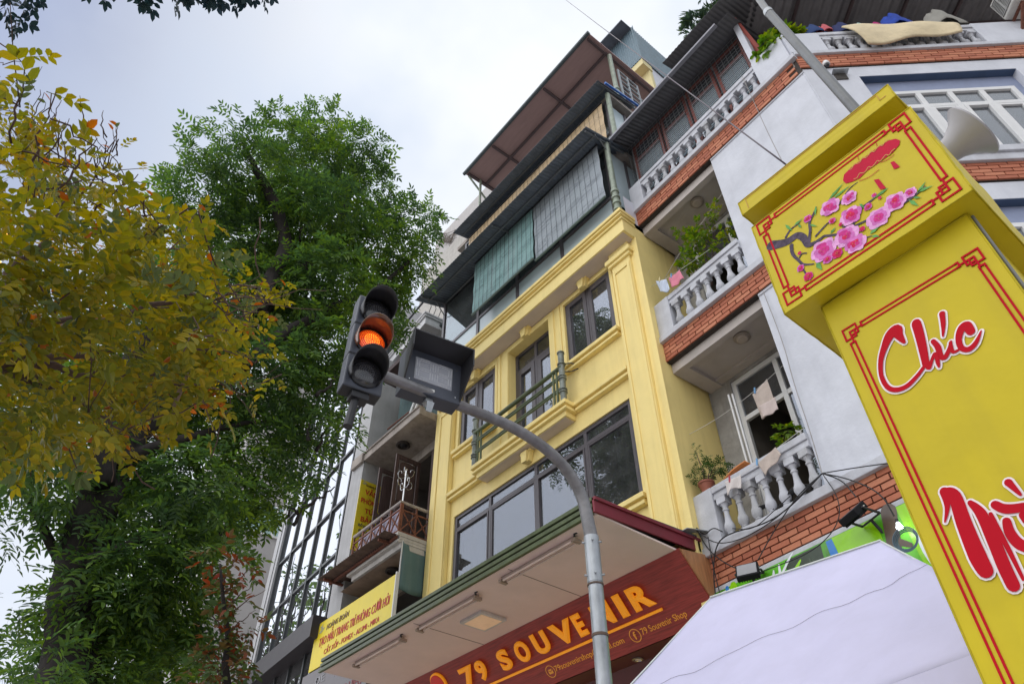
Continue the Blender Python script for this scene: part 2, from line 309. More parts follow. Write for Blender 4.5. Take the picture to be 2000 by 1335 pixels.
# pilasters
for (a, b) in ((-5.86, -5.40), (-11.62, -11.10)):
    q = MB(); q.box(a, b, 7.40, 7.5, 6.2, 12.33); q.box(a + .015, a + .075, 7.375, 7.40, 6.2, 12.18); q.box(b - .075, b - .015, 7.375, 7.40, 6.2, 12.18)
    q.box(a + .0752, b - .0752, 7.3755, 7.40, 12.09, 12.18)
    q.box(a - .05, b + .05, 7.35, 7.5, 12.33, 12.41); q.box(a - .09, b + .09, 7.31, 7.5, 12.41, 12.53); q.box(a - .02, b + .02, 7.37, 7.5, 12.53, 12.719)
    q.build('pilaster', YEL, yb, bevel=.012)
q = MB(); q.box(-5.40, XR + .012, 7.46, 7.5, 5.9, 12.72); q.box(-5.31, XR + .02, 7.44, 7.46, 5.9, 12.72); q.build('corner_strip', YEL, yb, bevel=.006); q = MB(); q.box(XL - .01, -11.62, 7.45, 7.5, 6.2, 12.72); q.build('corner_strip', YEL, yb, bevel=.006)
# main cornice
q = MB(); q.box(XL, XR + .004, 7.14, 7.5, 12.722, 13.06); q.box(XL, XR + .03, 7.10, 7.5, 13.06, 13.10); q.box(XL, XR + .01, 7.13, 7.5, 13.10, 13.16); q.box(XL, XR + .05, 7.07, 7.5, 13.16, 13.20); q.box(XL, XR + .015, 7.12, 7.5, 13.2, 13.235); q.box(XL, XR + .06, 7.05, 7.5, 13.235, 13.32)
q.build('cornice', YEL, yb, bevel=.012)
q = MB(); q.box(XL + .02, XR - .05, 7.17, 7.495, 12.712, 12.722); q.build('cornice_soffit', OFFW, yb)
# string course and balcony
def tiers(q, x0, x1, z, y=7.5, ends=0):
    q.box(x0, x1, y - .13, y, z - .085, z); q.box(x0 + .03 * ends, x1 - .03 * ends, y - .07, y, z - .13, z - .085); q.box(x0 + .02 * ends, x1 - .02 * ends, y - .10, y, z - .185, z - .13)
for a, b in ((-11.10, -9.99), (-7.17, -5.86)): q = MB(); tiers(q, a, b, 9.82); q.build('string_course', YEL, yb, bevel=.01)
q = MB(); q.box(-9.99, -7.17, 7.16, 7.5, 9.735, 9.82); q.box(-9.95, -7.21, 7.22, 7.5, 9.69, 9.735); q.box(-9.97, -7.19, 7.19, 7.5, 9.635, 9.69); q.box(-9.9, -7.26, 7.25, 7.5, 9.52, 9.635); q.build('balcony', YEL, yb, bevel=.01)
q = MB(); q.box(-9.86, -7.30, 7.28, 7.495, 9.509, 9.519); q.build('balcony_soffit', OFFW, yb)
for (a, b, z) in ((-7.42, -5.93, 10.85), (-11.04, -9.54, 10.85), (-11.05, -5.9, 7.36)):
    q = MB(); tiers(q, a, b, z, ends=1); q.build('window_sill', YEL, yb, bevel=.01)
# surrounds
for (a, b, c, d, wd) in ((-7.34, -6.02, 10.85, 12.56, .085), (-10.93, -9.63, 10.85, 12.50, .085), (-9.17, -7.82, 9.83, 12.53, .16)):
    q = MB(); q.box(a - wd, a - .004, 7.475, 7.5, c, d + wd * .9); q.box(b + .004, b + wd, 7.475, 7.5, c, d + wd * .9); q.box(a - .0035, b + .0035, 7.4755, 7.5, d + .004, d + wd * .9); q.build('window_surround', YEL, yb, bevel=.006)
for a, b in ((-9.53, -9.44), (-7.56, -7.46)): q = MB(); q.box(a, b, 7.48, 7.5, 9.83, 12.66); q.build('door_strip', YEL, yb, bevel=.006)
for (x, z) in ((-6.68, 12.72), (-8.50, 12.72), (-10.30, 12.70), (-8.55, 9.50)):
    q = MB()
    def trap(x0, x1, z0, z1, y0, y1, k): q.frustum([(x0 + k, y0, z0), (x1 - k, y0, z0), (x1, y0, z1), (x0, y0, z1)], [(x0 + k, y1, z0), (x1 - k, y1, z0), (x1, y1, z1), (x0, y1, z1)])
    trap(x - .13, x + .13, z - .22, z, 7.40, 7.49, .05); trap(x - .09, x + .09, z - .25, z - .015, 7.34, 7.40, .03); q.box(x - .15, x + .15, 7.37, 7.49, z - .03, z - .001)
    q.build('keystone', YEL, yb, bevel=.006)
# windows
window(yb, I4, *WR, 7.53, mx_=(-6.70,), sash=.09, fw=.05); window(yb, I4, *WL, 7.53, mx_=(-10.28,), sash=.09, fw=.05)
window(yb, I4, -9.17, -7.82, 9.83, 12.53, 7.70, mx_=(-8.50,), mz=(12.02,), sash=.12, fw=.07)
window(yb, I4, *WB, 7.53, mx_=(-9.80, -8.43, -7.11), mz=(8.93,), sash=.035, fw=.075)
for (a, b, c, d, y, n) in ((-7.30, -6.5, 10.9, 12.5, 7.75, 4), (-6.6, -6.05, 10.9, 12.5, 7.72, 5), (-10.9, -10.1, 10.9, 12.4, 7.72, 6), (-9.05, -8.5, 9.9, 12.4, 7.9, 6), (-10.9, -10.0, 7.4, 9.1, 7.75, 5), (-6.6, -6.02, 7.4, 9.2, 7.72, 4), (-8.4, -7.9, 9.9, 12.4, 7.93, 4)):
    curtain(I4, a, b, c, d, y, waves=n).build('curtain', CURT, yb, smooth=True)
# bamboo-like railing
rl = MB(); rl.tube([(-9.95, 7.20, 10.62), (-7.22, 7.20, 10.62)], .045, 10); rail = rl.build('railing', GREENM, yb, smooth=True)
for z in (10.42, 10.37, 10.14, 10.09): q = MB(); q.tube([(-9.9, 7.20, z), (-7.25, 7.20, z)], .022, 8); q.build('rail', GREENM, rail, smooth=True)
for x in (-9.80, -9.70, -7.47, -7.38): q = MB(); q.tube([(x, 7.20, 9.82), (x, 7.20, 10.66)], .024, 8); q.build('upright', GREENM, rail, smooth=True)
POSTM = mat('painted_pipe_post', (.20, .22, .20), .5, .3, var=.5, scale=6, blotch=.4, dirt=(.06, .09, .05))
for x in (-9.93, -7.25):
    q = MB(); q.tube([(x, 7.22, 9.82), (x, 7.22, 10.98)], .058, 14); q.lathe([(.058, 10.97), (.075, 10.98), (.075, 11.0), (.05, 11.0)], (x, 7.22, 0), 14)
    for z in (10.02, 10.08, 10.34, 10.40, 10.70): q.lathe([(.058, z - .015), (.082, z - .01), (.082, z + .01), (.058, z + .015)], (x, 7.22, 0), 14)
    q.build('post', POSTM, rail, smooth=True)
q = MB(); q.tube([(-7.25, 7.22, 10.72), (-7.14, 7.36, 10.74), (-7.05, 7.46, 10.70)], .012, 6); q.tube([(-7.25, 7.22, 10.52), (-7.15, 7.36, 10.54), (-7.05, 7.46, 10.60)], .012, 6); q.build('bracket', BLACK, rail)

# ---- glazed upper storeys
YG = 7.25
q = MB(); q.box(XL, XR, 7.5, 15, 13.1, 13.24); q.box(XL + .1, XR - .03, 7.3, 15, 16.05, 16.2); q.box(XL + .1, XR - .03, 7.62, 15, 18.66, 18.8); q.build('floor_slab', CONC, yb)
q = MB(); q.quad((XL + .1, 10.4, 13.2), (XR, 10.4, 13.2), (XR, 10.4, 16.1), (XL + .1, 10.4, 16.1)); q.quad((XL + .1, 10.6, 16.1), (XR, 10.6, 16.1), (XR, 10.6, 18.7), (XL + .1, 10.6, 18.7)); q.build('back_wall', mat('greenish_wall', (.30, .36, .34), .8), yb)
def glazed(z0, z1, y, zr, xs, name):
    mb = MB(); x0, x1 = xs[0], xs[-1]
    for x in xs: mb.box(x - .045, x + .045, y - .03, y + .05, z0, z1)
    for z in (z0 + .03, zr, z1 - .05):
        for a, b in zip(xs, xs[1:]): mb.box(a + .045, b - .045, y - .025, y + .045, z - .045, z + .045)
    mb.box(x1 - .04, x1 + .04, y + .6, y + .66, z0, z1); 
    o = mb.build(name, DARKFR, yb, bevel=.006)
    for a, b in zip(xs, xs[1:]):
        p = MB(); p.box(a + .045, b - .045, y, y + .008, z0 + .07, zr - .045); p.build('lower_pane', FROSTP, o)
        p = MB(); p.box(a + .045, b - .045, y, y + .008, zr + .045, z1 - .09); p.build('upper_pane', UPPANE, o)
    for x in (x0, x1):
        p = MB(); p.box(x - .004, x + .004, y + .07, y + 2.6, z0 + .75 if x == x1 else z0, z1 - .05); p.build('side_pane', FROSTP if x == x1 else mat('teal_side_glass', (.22, .31, .30), .25, var=.1), o)
    return o
FROSTP = mat('frosted_glass', (.50, .60, .64), .22, var=.04, scale=2, spec=.6)
UPPANE = glass('clear_pane', (.62, .72, .70), .10, .7, ior=1.8)
g1 = glazed(13.24, 16.03, YG, 14.13, (-11.55, -10.02, -8.52, -7.0, -5.42), 'glass_enclosure')
q = MB(); q.box(XR - .01, XR + .0, 7.32, 10, 13.2, 13.99); q.box(XL + .02, XR, 7.2, 7.32, 13.2, 13.24); q.build('parapet', mat('white_render', (.6, .6, .66), .8, var=.08, scale=2), yb)
g2 = glazed(16.2, 18.6, 7.65, 17.1, (-11.3, -9.9, -8.5, -7.0, -5.42), 'glass_enclosure')
# pipe posts at the right corner of each glazed storey
PIPE = mat('mossy_pipe', (.24, .28, .22), .5, .2, var=.35, scale=7, blotch=.4, dirt=(.36, .38, .34))
for (x, y, z0, z1, rr) in ((-5.27, 7.14, 13.3, 15.85, 1), (-5.27, 7.55, 16.3, 18.6, 0), (-5.3, 8.05, 18.8, 21.5, 1)):
    q = MB(); q.tube([(x, y, z0), (x, y, z1)], .065, 12)
    if rr:
        for z in (z0 + .12, z0 + .33, z0 + .52, z0 + .72): q.lathe([(.06, z - .05), (.088, z - .04), (.088, z + .03), (.06, z + .04)], (x, y, 0), 14)
    q.build('pipe_post', PIPE, yb, smooth=True)
# corrugated awnings
def corrugated(x0, x1, y0, z0, y1, z1, pitch=.09, amp=.012, tf=None):
    mb = MB(tf); n = int((x1 - x0) / pitch * 4)
    mb.grid(lambda a, b: (x0 + (x1 - x0) * a, y0 + (y1 - y0) * b, z0 + (z1 - z0) * b + amp * math.sin(a * (x1 - x0) / pitch * 6.283)), n, 1); return mb
AWN = mat('weathered_awning_sheet', (.11, .135, .17), .6, .2, var=.25, scale=3, streak=.3, dirt=(.13, .12, .11))
a1 = corrugated(-11.75, -5.17, 6.40, 15.66, 7.78, 16.12).build('awning', AWN, yb, thick=.006, smooth='all')
q = MB(); q.bar((-11.6, 6.72, 15.70), (-5.2, 6.72, 15.70), .04); q.bar((-11.6, 7.20, 15.88), (-5.2, 7.20, 15.88), .04)
for x in (-11.5, -8.5, -5.25): q.bar((x, 6.45, 15.62), (x, 7.7, 16.03), .035); q.bar((x, 6.9, 15.75), (x, 7.2, 15.4), .02)
q.build('awning_bracket', mat('grey_paint', (.12, .13, .14), .5), a1)
a2 = corrugated(-11.25, -5.15, 7.10, 18.62, 8.5, 19.0).build('awning', AWN, yb, thick=.006, smooth='all')
q = MB(); q.bar((-11.2, 7.4, 18.66), (-5.2, 7.4, 18.66), .04); q.bar((-5.2, 7.15, 18.6), (-5.2, 8.4, 18.93), .035); q.build('awning_bracket', mat('grey_paint', (.12, .13, .14), .5), a2)
q = MB(); q.bar((-5.13, 7.35, 18.76), (-5.13, 8.6, 19.08), .05); q.build('blue_edge_strip', mat('blue_plastic', (.03, .16, .55), .4), a2)
# brown roof canopy over the terrace
CANB = mat('brown_canopy_sheet', (.40, .265, .255), .65, var=.08, scale=2, squash=(1, 6, 1))
q = MB(); q.frustum([(-10.95, 7.2, 21.42), (-5.22, 7.2, 21.55), (-5.22, 10.6, 21.75), (-10.95, 10.6, 21.6)], [(-10.95, 7.2, 21.46), (-5.22, 7.2, 21.59), (-5.22, 10.6, 21.79), (-10.95, 10.6, 21.64)]); rc = q.build('roof_canopy', CANB, yb)
BEAM = mat('canopy_beam', (.10, .07, .075), .6)
q = MB()
for (a, b) in (((-10.9, 7.95, 21.43), (-5.3, 7.95, 21.56)), ((-10.9, 9.2, 21.50), (-5.3, 9.2, 21.63)), ((-9.6, 7.25, 21.42), (-9.6, 10.5, 21.62)), ((-7.2, 7.25, 21.47), (-7.2, 10.5, 21.66)), ((-5.34, 7.25, 21.50), (-5.34, 10.5, 21.68)), ((-10.85, 7.25, 21.38), (-10.85, 10.5, 21.56))): q.bar(a, b, .07, .07)
q.build('beam', BEAM, rc)
q = MB(); q.tube([(-10.98, 7.16, 21.42), (-5.2, 7.16, 21.56)], .06, 8); q.build('gutter', mat('dark_gutter', (.07, .09, .10), .5), rc, smooth=True)
q = MB(); q.tube([(-10.8, 7.7, 18.9), (-10.8, 7.7, 21.4)], .04, 8); q.tube([(-10.9, 7.3, 21.35), (-10.85, 8.5, 20.2)], .035, 8); q.build('post', PIPE, rc, smooth=True)
# terrace railing at the right end
q = MB()
for z in np.linspace(18.95, 20.6, 7): q.bar((-5.2, 8.15, z), (-5.2, 8.9, z), .035)
for y in (8.15, 8.5, 8.9): q.bar((-5.2, y, 18.9), (-5.2, y, 20.62), .045)
for z in (19.9, 19.4): q.bar((-5.2, 8.9, z), (-5.2, 10.5, z), .045)
q.build('terrace_gate', mat('grey_gate_paint', (.28, .31, .33), .45, .2), yb)
q = MB(); q.box(XL + .6, XR - .06, 10.2, 10.3, 18.8, 19.7); q.build('terrace_parapet', CONC, yb)

# roll blinds hung under the awnings
def blind(x0, x1, yt, zt, yb_, zb, m, label, ripple=.008):
    t = thing('roll_blind', label, 'blind', ((x0 + x1) / 2, yt, zb), group='roll blinds on the glazed storeys')
    n = int((zt - zb) / .035); mb = MB()
    for k in range(n):                                  # every slat a strip of its own, lapped over the next
        a, b = k / n, (k + .93) / n
        def P(s, x): d = ripple * math.sin(x * 3.1 + k * .35) + rnd.uniform(-.002, .002); return (x, yt + (yb_ - yt) * s + d, zt + (zb - zt) * s)
        xs = np.linspace(x0, x1, 7)
        for u, v in zip(xs, xs[1:]): mb.quad(P(b, u), P(b, v), P(a, v), P(a, u))
    o = mb.build('slats', m, t, kind='stuff')
    q = MB()
    for x in np.arange(x0 + .1, x1, .16): q.tube([(x, yt - .014, zt), (x + .01, (yt + yb_) / 2 - .02, (zt + zb) / 2), (x, yb_ - .016, zb)], .0035, 4)
    q.build('cord', BLACK, t); q = MB(); q.tube([(x0, yb_ - .01, zb), (x1, yb_ - .01, zb)], .028, 8); q.build('bottom_bar', mat('blind_bar', (.12, .17, .16), .5), t, smooth=True)
    q = MB(); q.box(x0, x1, yt - .02, yt + .03, zt - .02, zt + .06); q.build('head_rail', BLACK, t)
TEAL = mat('teal_blind', (.23, .39, .39), .7, var=.25, scale=5, squash=(.6, .6, 14), streak=.45, dirt=(.36, .37, .40)); GREYB = mat('faded_blind', (.33, .37, .41), .7, var=.25, scale=5, squash=(.6, .6, 14), streak=.4, dirt=(.2, .25, .26))
blind(-9.85, -7.60, 6.96, 15.82, 6.94, 13.93, TEAL, 'teal roll blind hanging left of the middle on the lower glazed storey')
blind(-7.58, -5.40, 6.97, 15.82, 6.98, 13.86, GREYB, 'grey faded roll blind hanging at the right corner over the yellow cornice')
SAND = mat('bamboo_blind', (.52, .38, .22), .7, var=.35, scale=4, squash=(.8, .8, 12), blotch=.3, dirt=(.5, .44, .38))
blind(-11.0, -5.48, 7.52, 18.45, 7.5, 16.75, SAND, 'sandy bamboo roll blind on the upper glazed storey between the two awnings')

# ================================================================== SHOP CANOPY AND SIGN
cn = thing('shop_canopy', 'flat shop canopy with a maroon end fascia and green front rails above the souvenir sign', 'canopy', (-8.5, 6.5, 6.03))
q = MB(); q.box(-11.9, -5.25, 5.63, 7.12, 6.032, 6.06); q.build('soffit', mat('pale_soffit_board', (.80, .64, .60), .7, var=.05, scale=1.5, blotch=.12, dirt=(.45, .36, .33)), cn)
for a in (-9.25, -7.0): q = MB(); q.box(a, a + .01, 5.7, 7.03, 6.029, 6.0318); q.build('soffit_joint', mat('joint_stain', (.16, .10, .08), .9), cn)
q = MB(); q.frustum([(-11.9, 5.6, 6.2), (-5.2, 5.6, 6.2), (-5.2, 7.49, 6.34), (-11.9, 7.49, 6.34)], [(-11.9, 5.6, 6.23), (-5.2, 5.6, 6.23), (-5.2, 7.49, 6.37), (-11.9, 7.49, 6.37)]); q.build('roof_sheet', SHEET, cn)
q = MB(); q.frustum([(-5.25, 5.58, 6.04), (-5.22, 5.58, 6.04), (-5.22, 5.58, 6.24), (-5.25, 5.58, 6.24)], [(-5.25, 7.56, 6.15), (-5.22, 7.56, 6.15), (-5.22, 7.56, 6.34), (-5.25, 7.56, 6.34)])
q.frustum([(-5.25, 5.58, 6.2), (-5.195, 5.58, 6.2), (-5.195, 5.58, 6.245), (-5.25, 5.58, 6.245)], [(-5.25, 7.56, 6.3), (-5.195, 7.56, 6.3), (-5.195, 7.56, 6.345), (-5.25, 7.56, 6.345)]); q.build('end_fascia', MAROON, cn, bevel=.006)
for (y, z, h) in ((5.585, 6.045, .06), (5.60, 6.14, .055), (5.60, 6.225, .055)):
    q = MB(); q.box(-11.95, -5.255, y - .025, y + .02, z - h / 2, z + h / 2); q.build('front_rail', GREENM, cn, bevel=.006)
q = MB(); x = -11.9
while x < -5.3: q.box(x, x + rnd.uniform(.06, .2), 5.605, 5.615, 6.15, 6.2); x += rnd.uniform(.15, .5)
q.box(-11.9, -5.3, 5.64, 5.66, 6.05, 6.2); q.build('rail_backing', BLACK, cn)
for i, (xa, xb, ya) in enumerate(((-9.28, -7.85, 5.84), (-7.23, -5.78, 5.80), (-11.15, -9.75, 5.84))):
    t = thing('tube_light', ('fluorescent twin tube under the canopy beside the square panel light', 'fluorescent twin tube under the canopy nearest its maroon right end', 'fluorescent twin tube under the far left end of the canopy')[i], 'light', ((xa + xb) / 2, ya, 6.03), 'fluorescent tubes under the shop canopy')
    q = MB(); q.box(xa, xb, ya - .03, ya + .03, 5.985, 6.028); q.build('batten', mat('tube_batten', (.5, .40, .36), .6), t, bevel=.006)
    for d in (-.035, .04): q = MB(); q.tube([(xa + .05, ya + d, 5.965), (xb - .05, ya + d, 5.965)], .015, 8); q.build('tube', mat('tube_glass', (.72, .58, .52), .3), t, smooth=True)
    for x in (xa, xb): q = MB(); q.box(x - .02, x + .03, ya - .06, ya + .065, 5.945, 5.99); q.build('end_cap', mat('cap_plastic', (.35, .27, .22), .5), t)
    q = MB(); q.tube([(xb, ya - .03, 6.0), (xb + .03, ya - .06, 6.025), (xb + .07, ya - .05, 6.03)], .014, 5); q.build('cable_end', BLACK, t)
t = thing('panel_light', 'square surface panel light glowing warm under the canopy', 'light', (-8.48, 6.43, 6.03))
q = MB(); q.box(-8.74, -8.22, 6.19, 6.67, 5.985, 6.029); q.build('housing', mat('panel_white', (.6, .58, .58), .4), t, bevel=.006)
q = MB(); q.box(-8.69, -8.27, 6.24, 6.62, 5.979, 5.9845); q.build('diffuser', mat('panel_diffuser', (.78, .60, .44), .5, emis=(1, .58, .32), estr=.09), t)

# sign board, leaning so that it faces down to the street
SU = Vector((0, -.66, .75)).normalized(); SO = Vector((-5.2, 7.03, 6.028))
TS = Matrix(((1, SU.x, 0, SO.x), (0, SU.y, -SU.z, SO.y), (0, SU.z, SU.y, SO.z), (0, 0, 0, 1)))     # x along, y up the board, z towards the street
def sg(px, py): return atp(TS, px, py, 'z', 0.0)
sn = thing('shop_sign', 'wide maroon wood-grain shop sign with raised gold letters under the canopy', 'sign', (-8.5, 7.3, 5.5))
SIGNM = mat('maroon_woodgrain', (.30, .040, .032), .5, var=.4, scale=6, squash=(.5, 9, 9))
q = MB(TS); q.box(-6.9, 0, -.94, -.002, -.04, 0); q.build('board', SIGNM, sn)
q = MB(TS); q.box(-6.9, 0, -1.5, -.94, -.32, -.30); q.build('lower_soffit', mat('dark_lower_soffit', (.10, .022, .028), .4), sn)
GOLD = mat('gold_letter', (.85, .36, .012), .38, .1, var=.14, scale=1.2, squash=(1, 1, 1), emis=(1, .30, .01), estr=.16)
GOLDE = mat('gold_letter_edge', (.30, .13, .01), .4, .5)
LET = [('7', (897, 1306), (926, 1300)), ('9', (929, 1298), (962, 1318)), ('S', (971, 1276), (1010, 1300)), ('O', (1003, 1259), (1047, 1284)), ('U', (1036, 1239), (1086, 1268)), ('V', (1071.4, 1222), (1114.6, 1205.6)), ('E', (1115.4, 1201), (1158, 1238)), ('N', (1153, 1186), (1214, 1217)), ('I', (1196.4, 1162.5), (1239.5, 1206.5)), ('R', (1221, 1150), (1290.6, 1181.8))]
def gletter(ch, x0, x1, y0, h):
    c = bpy.data.curves.new('t', 'FONT'); c.body = ch; c.size = 1; c.resolution_u = 4; c.extrude = .02; c.bevel_depth = .05; c.bevel_resolution = 0
    o = bpy.data.objects.new('t', c); COL.objects.link(o); me = bpy.data.meshes.new_from_object(o.evaluated_get(bpy.context.evaluated_depsgraph_get())); bpy.data.objects.remove(o); bpy.data.curves.remove(c)
    vs = [v.co.copy() for v in me.vertices]; fs = [tuple(p.vertices) for p in me.polygons]; bpy.data.meshes.remove(me)
    ax, bx = min(v.x for v in vs), max(v.x for v in vs); ay, by = min(v.y for v in vs), max(v.y for v in vs); az, bz = min(v.z for v in vs), max(v.z for v in vs)
    mb = MB(TS); mb.add([(x0 + (v.x - ax) * (x1 - x0) / (bx - ax), y0 + (v.y - ay) * h / (by - ay), .018 + (v.z - az) * .055 / (bz - az)) for v in vs], fs); mb.build('letter', GOLD, sn)
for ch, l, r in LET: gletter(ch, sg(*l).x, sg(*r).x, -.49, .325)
ux = sg(1303, 1200).x
q = MB(TS); q.box(-6.6, ux, -.60, -.565, .01, .04); q.build('underline', GOLD, sn, bevel=.004)
def off(x, y, z=.003): return TS @ Matrix.Translation((x, y, z))
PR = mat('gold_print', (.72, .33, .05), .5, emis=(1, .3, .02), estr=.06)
p = sg(1094, 1322); p2 = sg(1229, 1267); text('79souvenirshop@gmail.com', .12, off(p.x, -.79), PR, sn, width=p2.x - p.x)
p = sg(1265, 1253); text('79 Souvenir Shop', .125, off(p.x, -.79), PR, sn, width=.78)
p = sg(975, 1360); text('0904 797 525', .12, off(p.x - .75, -.79), PR, sn, width=.85)
for px, py in ((1248.7, 1253), (1082, 1321)):
    p = sg(px, py); q = MB(off(p.x, -.76)); n = 28
    q.add([(rr * math.cos(6.2832 * i / n), rr * math.sin(6.2832 * i / n), 0) for rr in (.082, .094) for i in range(n)], [(i, (i + 1) % n, n + (i + 1) % n, n + i) for i in range(n)]); q.build('icon_ring', PR, sn)
p = sg(1248.7, 1253); text('f', .15, off(p.x - .025, -.81), PR, sn, name='icon_letter', bold=2)
p = sg(1082, 1321); q = MB(off(p.x, -.76)); q.quad((-.045, -.035, 0), (.045, -.035, 0), (.045, .022, 0), (0, -.01, 0), (-.045, .022, 0)); q.quad((-.045, .035, 0), (0, .0, 0), (.045, .035, 0)); q.build('icon_envelope', PR, sn)
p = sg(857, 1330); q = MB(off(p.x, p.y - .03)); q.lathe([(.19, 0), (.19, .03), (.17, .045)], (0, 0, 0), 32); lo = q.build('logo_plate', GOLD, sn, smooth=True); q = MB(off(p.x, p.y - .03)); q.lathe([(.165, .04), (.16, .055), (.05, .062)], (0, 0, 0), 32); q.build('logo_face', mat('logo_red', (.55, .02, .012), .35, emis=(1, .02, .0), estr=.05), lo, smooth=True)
q = MB(); q.extrude([(-5.2, 7.05, 6.03), (-5.2, 7.62, 6.12), (-5.2, 7.74, 5.9), (-5.2, 7.78, 5.30), (-5.2, 7.72, 5.30)], (.02, 0, 0)); q.build('side_panel', mat('orange_woodgrain', (.42, .20, .09), .5, var=.3, scale=5, squash=(9, 9, .6)), sn)
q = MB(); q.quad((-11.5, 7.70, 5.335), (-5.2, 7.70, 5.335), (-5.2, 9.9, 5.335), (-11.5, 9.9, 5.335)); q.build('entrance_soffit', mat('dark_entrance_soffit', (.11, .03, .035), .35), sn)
p = at(1246, 1286, 'z', 5.33); t = thing('downlight', 'round chrome downlight set in the dark ceiling just below the shop sign', 'light', p)
q = MB(); q.lathe([(.07, .0), (.085, -.004), (.085, -.012), (.06, -.016), (.045, -.004)], p, 20); q.build('rim', mat('chrome', (.6, .6, .6), .2, .9), t, smooth=True)
q = MB(); q.lathe([(.044, -.006), (.02, -.014)], p, 14); q.build('bulb', mat('bulb_glass', (.7, .62, .55), .3), t, smooth=True)
# strip of bent metal lying on the canopy end
q = MB(); q.frustum([(-5.30, 7.2, 6.34), (-5.12, 7.2, 6.34), (-5.12, 7.2, 6.352), (-5.30, 7.2, 6.352)], [(-5.28, 7.62, 6.47), (-5.08, 7.6, 6.42), (-5.08, 7.6, 6.432), (-5.28, 7.62, 6.482)]); tag(q.build('metal_sheet', GALV, loc=(-5.2, 7.4, 6.36)), 'grey bent metal sheet lying on the maroon canopy edge by the yellow corner', 'metal sheet')

# ================================================================== CORNER HOUSE (brick bands, bluish plaster)
ch = thing('corner_house', 'bluish white corner house with orange brick bands and balustraded balconies', 'building', mw=F1)
UC = 4.0                                                # corner position along the front
def f1(*a): return MB(F1)
def f2(): return MB(F2)
# plaster walls
mb = f1(); wall(mb, 1.9, UC, .02, 0, 5.62, [(2.0, 3.9, 0, 4.9)], .3); wall(mb, 1.9, UC, .02, 6.2, 9.56, []); wall(mb, 1.9, UC, .02, 10.0, 13.22, []); 
for (c, d) in ((6.2, 9.56), (10.0, 13.22)): mb.quad((1.9, .02, c), (1.9, .02, d), (1.9, 1.0, d), (1.9, 1.0, c))
mb.build('wall', BLUEW, ch)
mb = f2(); wall(mb, -.0, 5.2, .015, 10.33, 13.32, [(.86, 3.40, 10.62, 12.99, .13)]); wall(mb, 0, 5.2, .015, 6.3, 9.86, [(.86, 3.40, 7.0, 9.49, .13)]); wall(mb, 0, 5.2, .015, 0, 6.25, [(.5, 4.5, 0, 5.0, .5)]); mb.build('wall', BLUEW, ch)
mb = f2(); mb.quad((5.2, 0, 0), (5.2, 9, 0), (5.2, 9, 14), (5.2, 0, 14)); mb.build('wall', GREYW, ch)
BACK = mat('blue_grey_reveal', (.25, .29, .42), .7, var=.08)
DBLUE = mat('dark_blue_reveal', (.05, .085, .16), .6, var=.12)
for (z0, z1) in ((10.62, 12.99), (7.0, 9.49)):
    w0, w1 = (1.14, 3.22)
    zt = z1 - .40; zb = z0 + .12
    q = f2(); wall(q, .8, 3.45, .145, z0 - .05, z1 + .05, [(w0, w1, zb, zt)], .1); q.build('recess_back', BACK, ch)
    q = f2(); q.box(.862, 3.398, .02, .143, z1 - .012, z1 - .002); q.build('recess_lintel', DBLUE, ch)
    wo = window(ch, F2, w0, w1, zb, zt, .10, mx_=(1.66, 2.16, 2.66), mz=(zt - .47,), fw=.085, fm=PVC, pm=glass('far_window_glass', (.5, .56, .62), .16, .8, ior=1.7), sash=.05, dep=.08)
    q = f2(); q.quad((w0, .5, zb), (w1, .5, zb), (w1, .5, zt), (w0, .5, zt)); q.quad((w0, .2, zt), (w1, .2, zt), (w1, .5, zt), (w0, .5, zt)); q.build('room', mat('pale_room', (.30, .34, .42), .9), ch)
    for k, (a, b) in enumerate(((1.2, 1.62), (1.7, 2.12), (2.2, 2.62), (2.7, 3.16))):
        q = f2(); n = 14
        for i in range(n): z = zb + .1 + (zt - .6 - zb) * i / n; q.quad((a, .26, z), (b, .26, z), (b, .235, z + .115), (a, .235, z + .115))
        q.build('slat_blind', mat('white_slat', (.62, .66, .72), .6, trans=.2), ch)
    q = f2(); q.box(.72, 3.6, -.10, .012, z0 - .16, z0 - .02); q.box(.78, 3.55, -.06, .012, z0 - .22, z0 - .16); q.build('window_sill', STONE, ch, bevel=.01)
# --- brick bands: every brick its own piece on a mortar bed
bw, bh, jt = .264, .064, .017
bm = MB(); bm.box(-bw / 2, bw / 2, -.022, .012, -bh / 2, bh / 2); brick_me = []
for i, mm in enumerate(BRICK):
    me = bm.mesh('brick', mm); brick_me.append(me)
half = MB(); half.box(-bw / 4 + jt / 4, bw / 4 - jt / 4, -.02, .012, -bh / 2, bh / 2); half_me = [half.mesh('brick', mm) for mm in BRICK]
bricks = []
def band(F, u0, u1, z0, rows, v, vis):
    q = MB(F); q.box(u0, u1, v + .004, v + .12, z0, z0 + rows * (bh + jt) + jt); q.build('mortar_bed', MORTAR, ch)
    for r in range(rows):
        z = z0 + jt + bh / 2 + r * (bh + jt); u = u0 + (bw / 2 if r % 2 == 0 else bw / 4 - jt / 4)
        first = r % 2 == 1
        while True:
            hw = (bw / 4 - jt / 4) if first else bw / 2
            if u + hw > u1 + .01: break
            j = rnd.randrange(3); mw = F @ Matrix.Translation((u, v + rnd.uniform(-.003, .002), z)) @ Matrix.Rotation(rnd.uniform(-.006, .006), 4, 'Y')
            bricks.append((0 if vis(u) else 1, (half_me if first else brick_me)[j], mw)); u += hw + jt + bw / 2; first = False
band(F1, 0, UC - .004, 5.67, 5, -.0, lambda u: u < 2.75); band(F1, 0, UC - .004, 9.57, 5, -.0, lambda u: u < 2.2); band(F1, 0, UC - .004, 13.24, 5, -.0, lambda u: True)
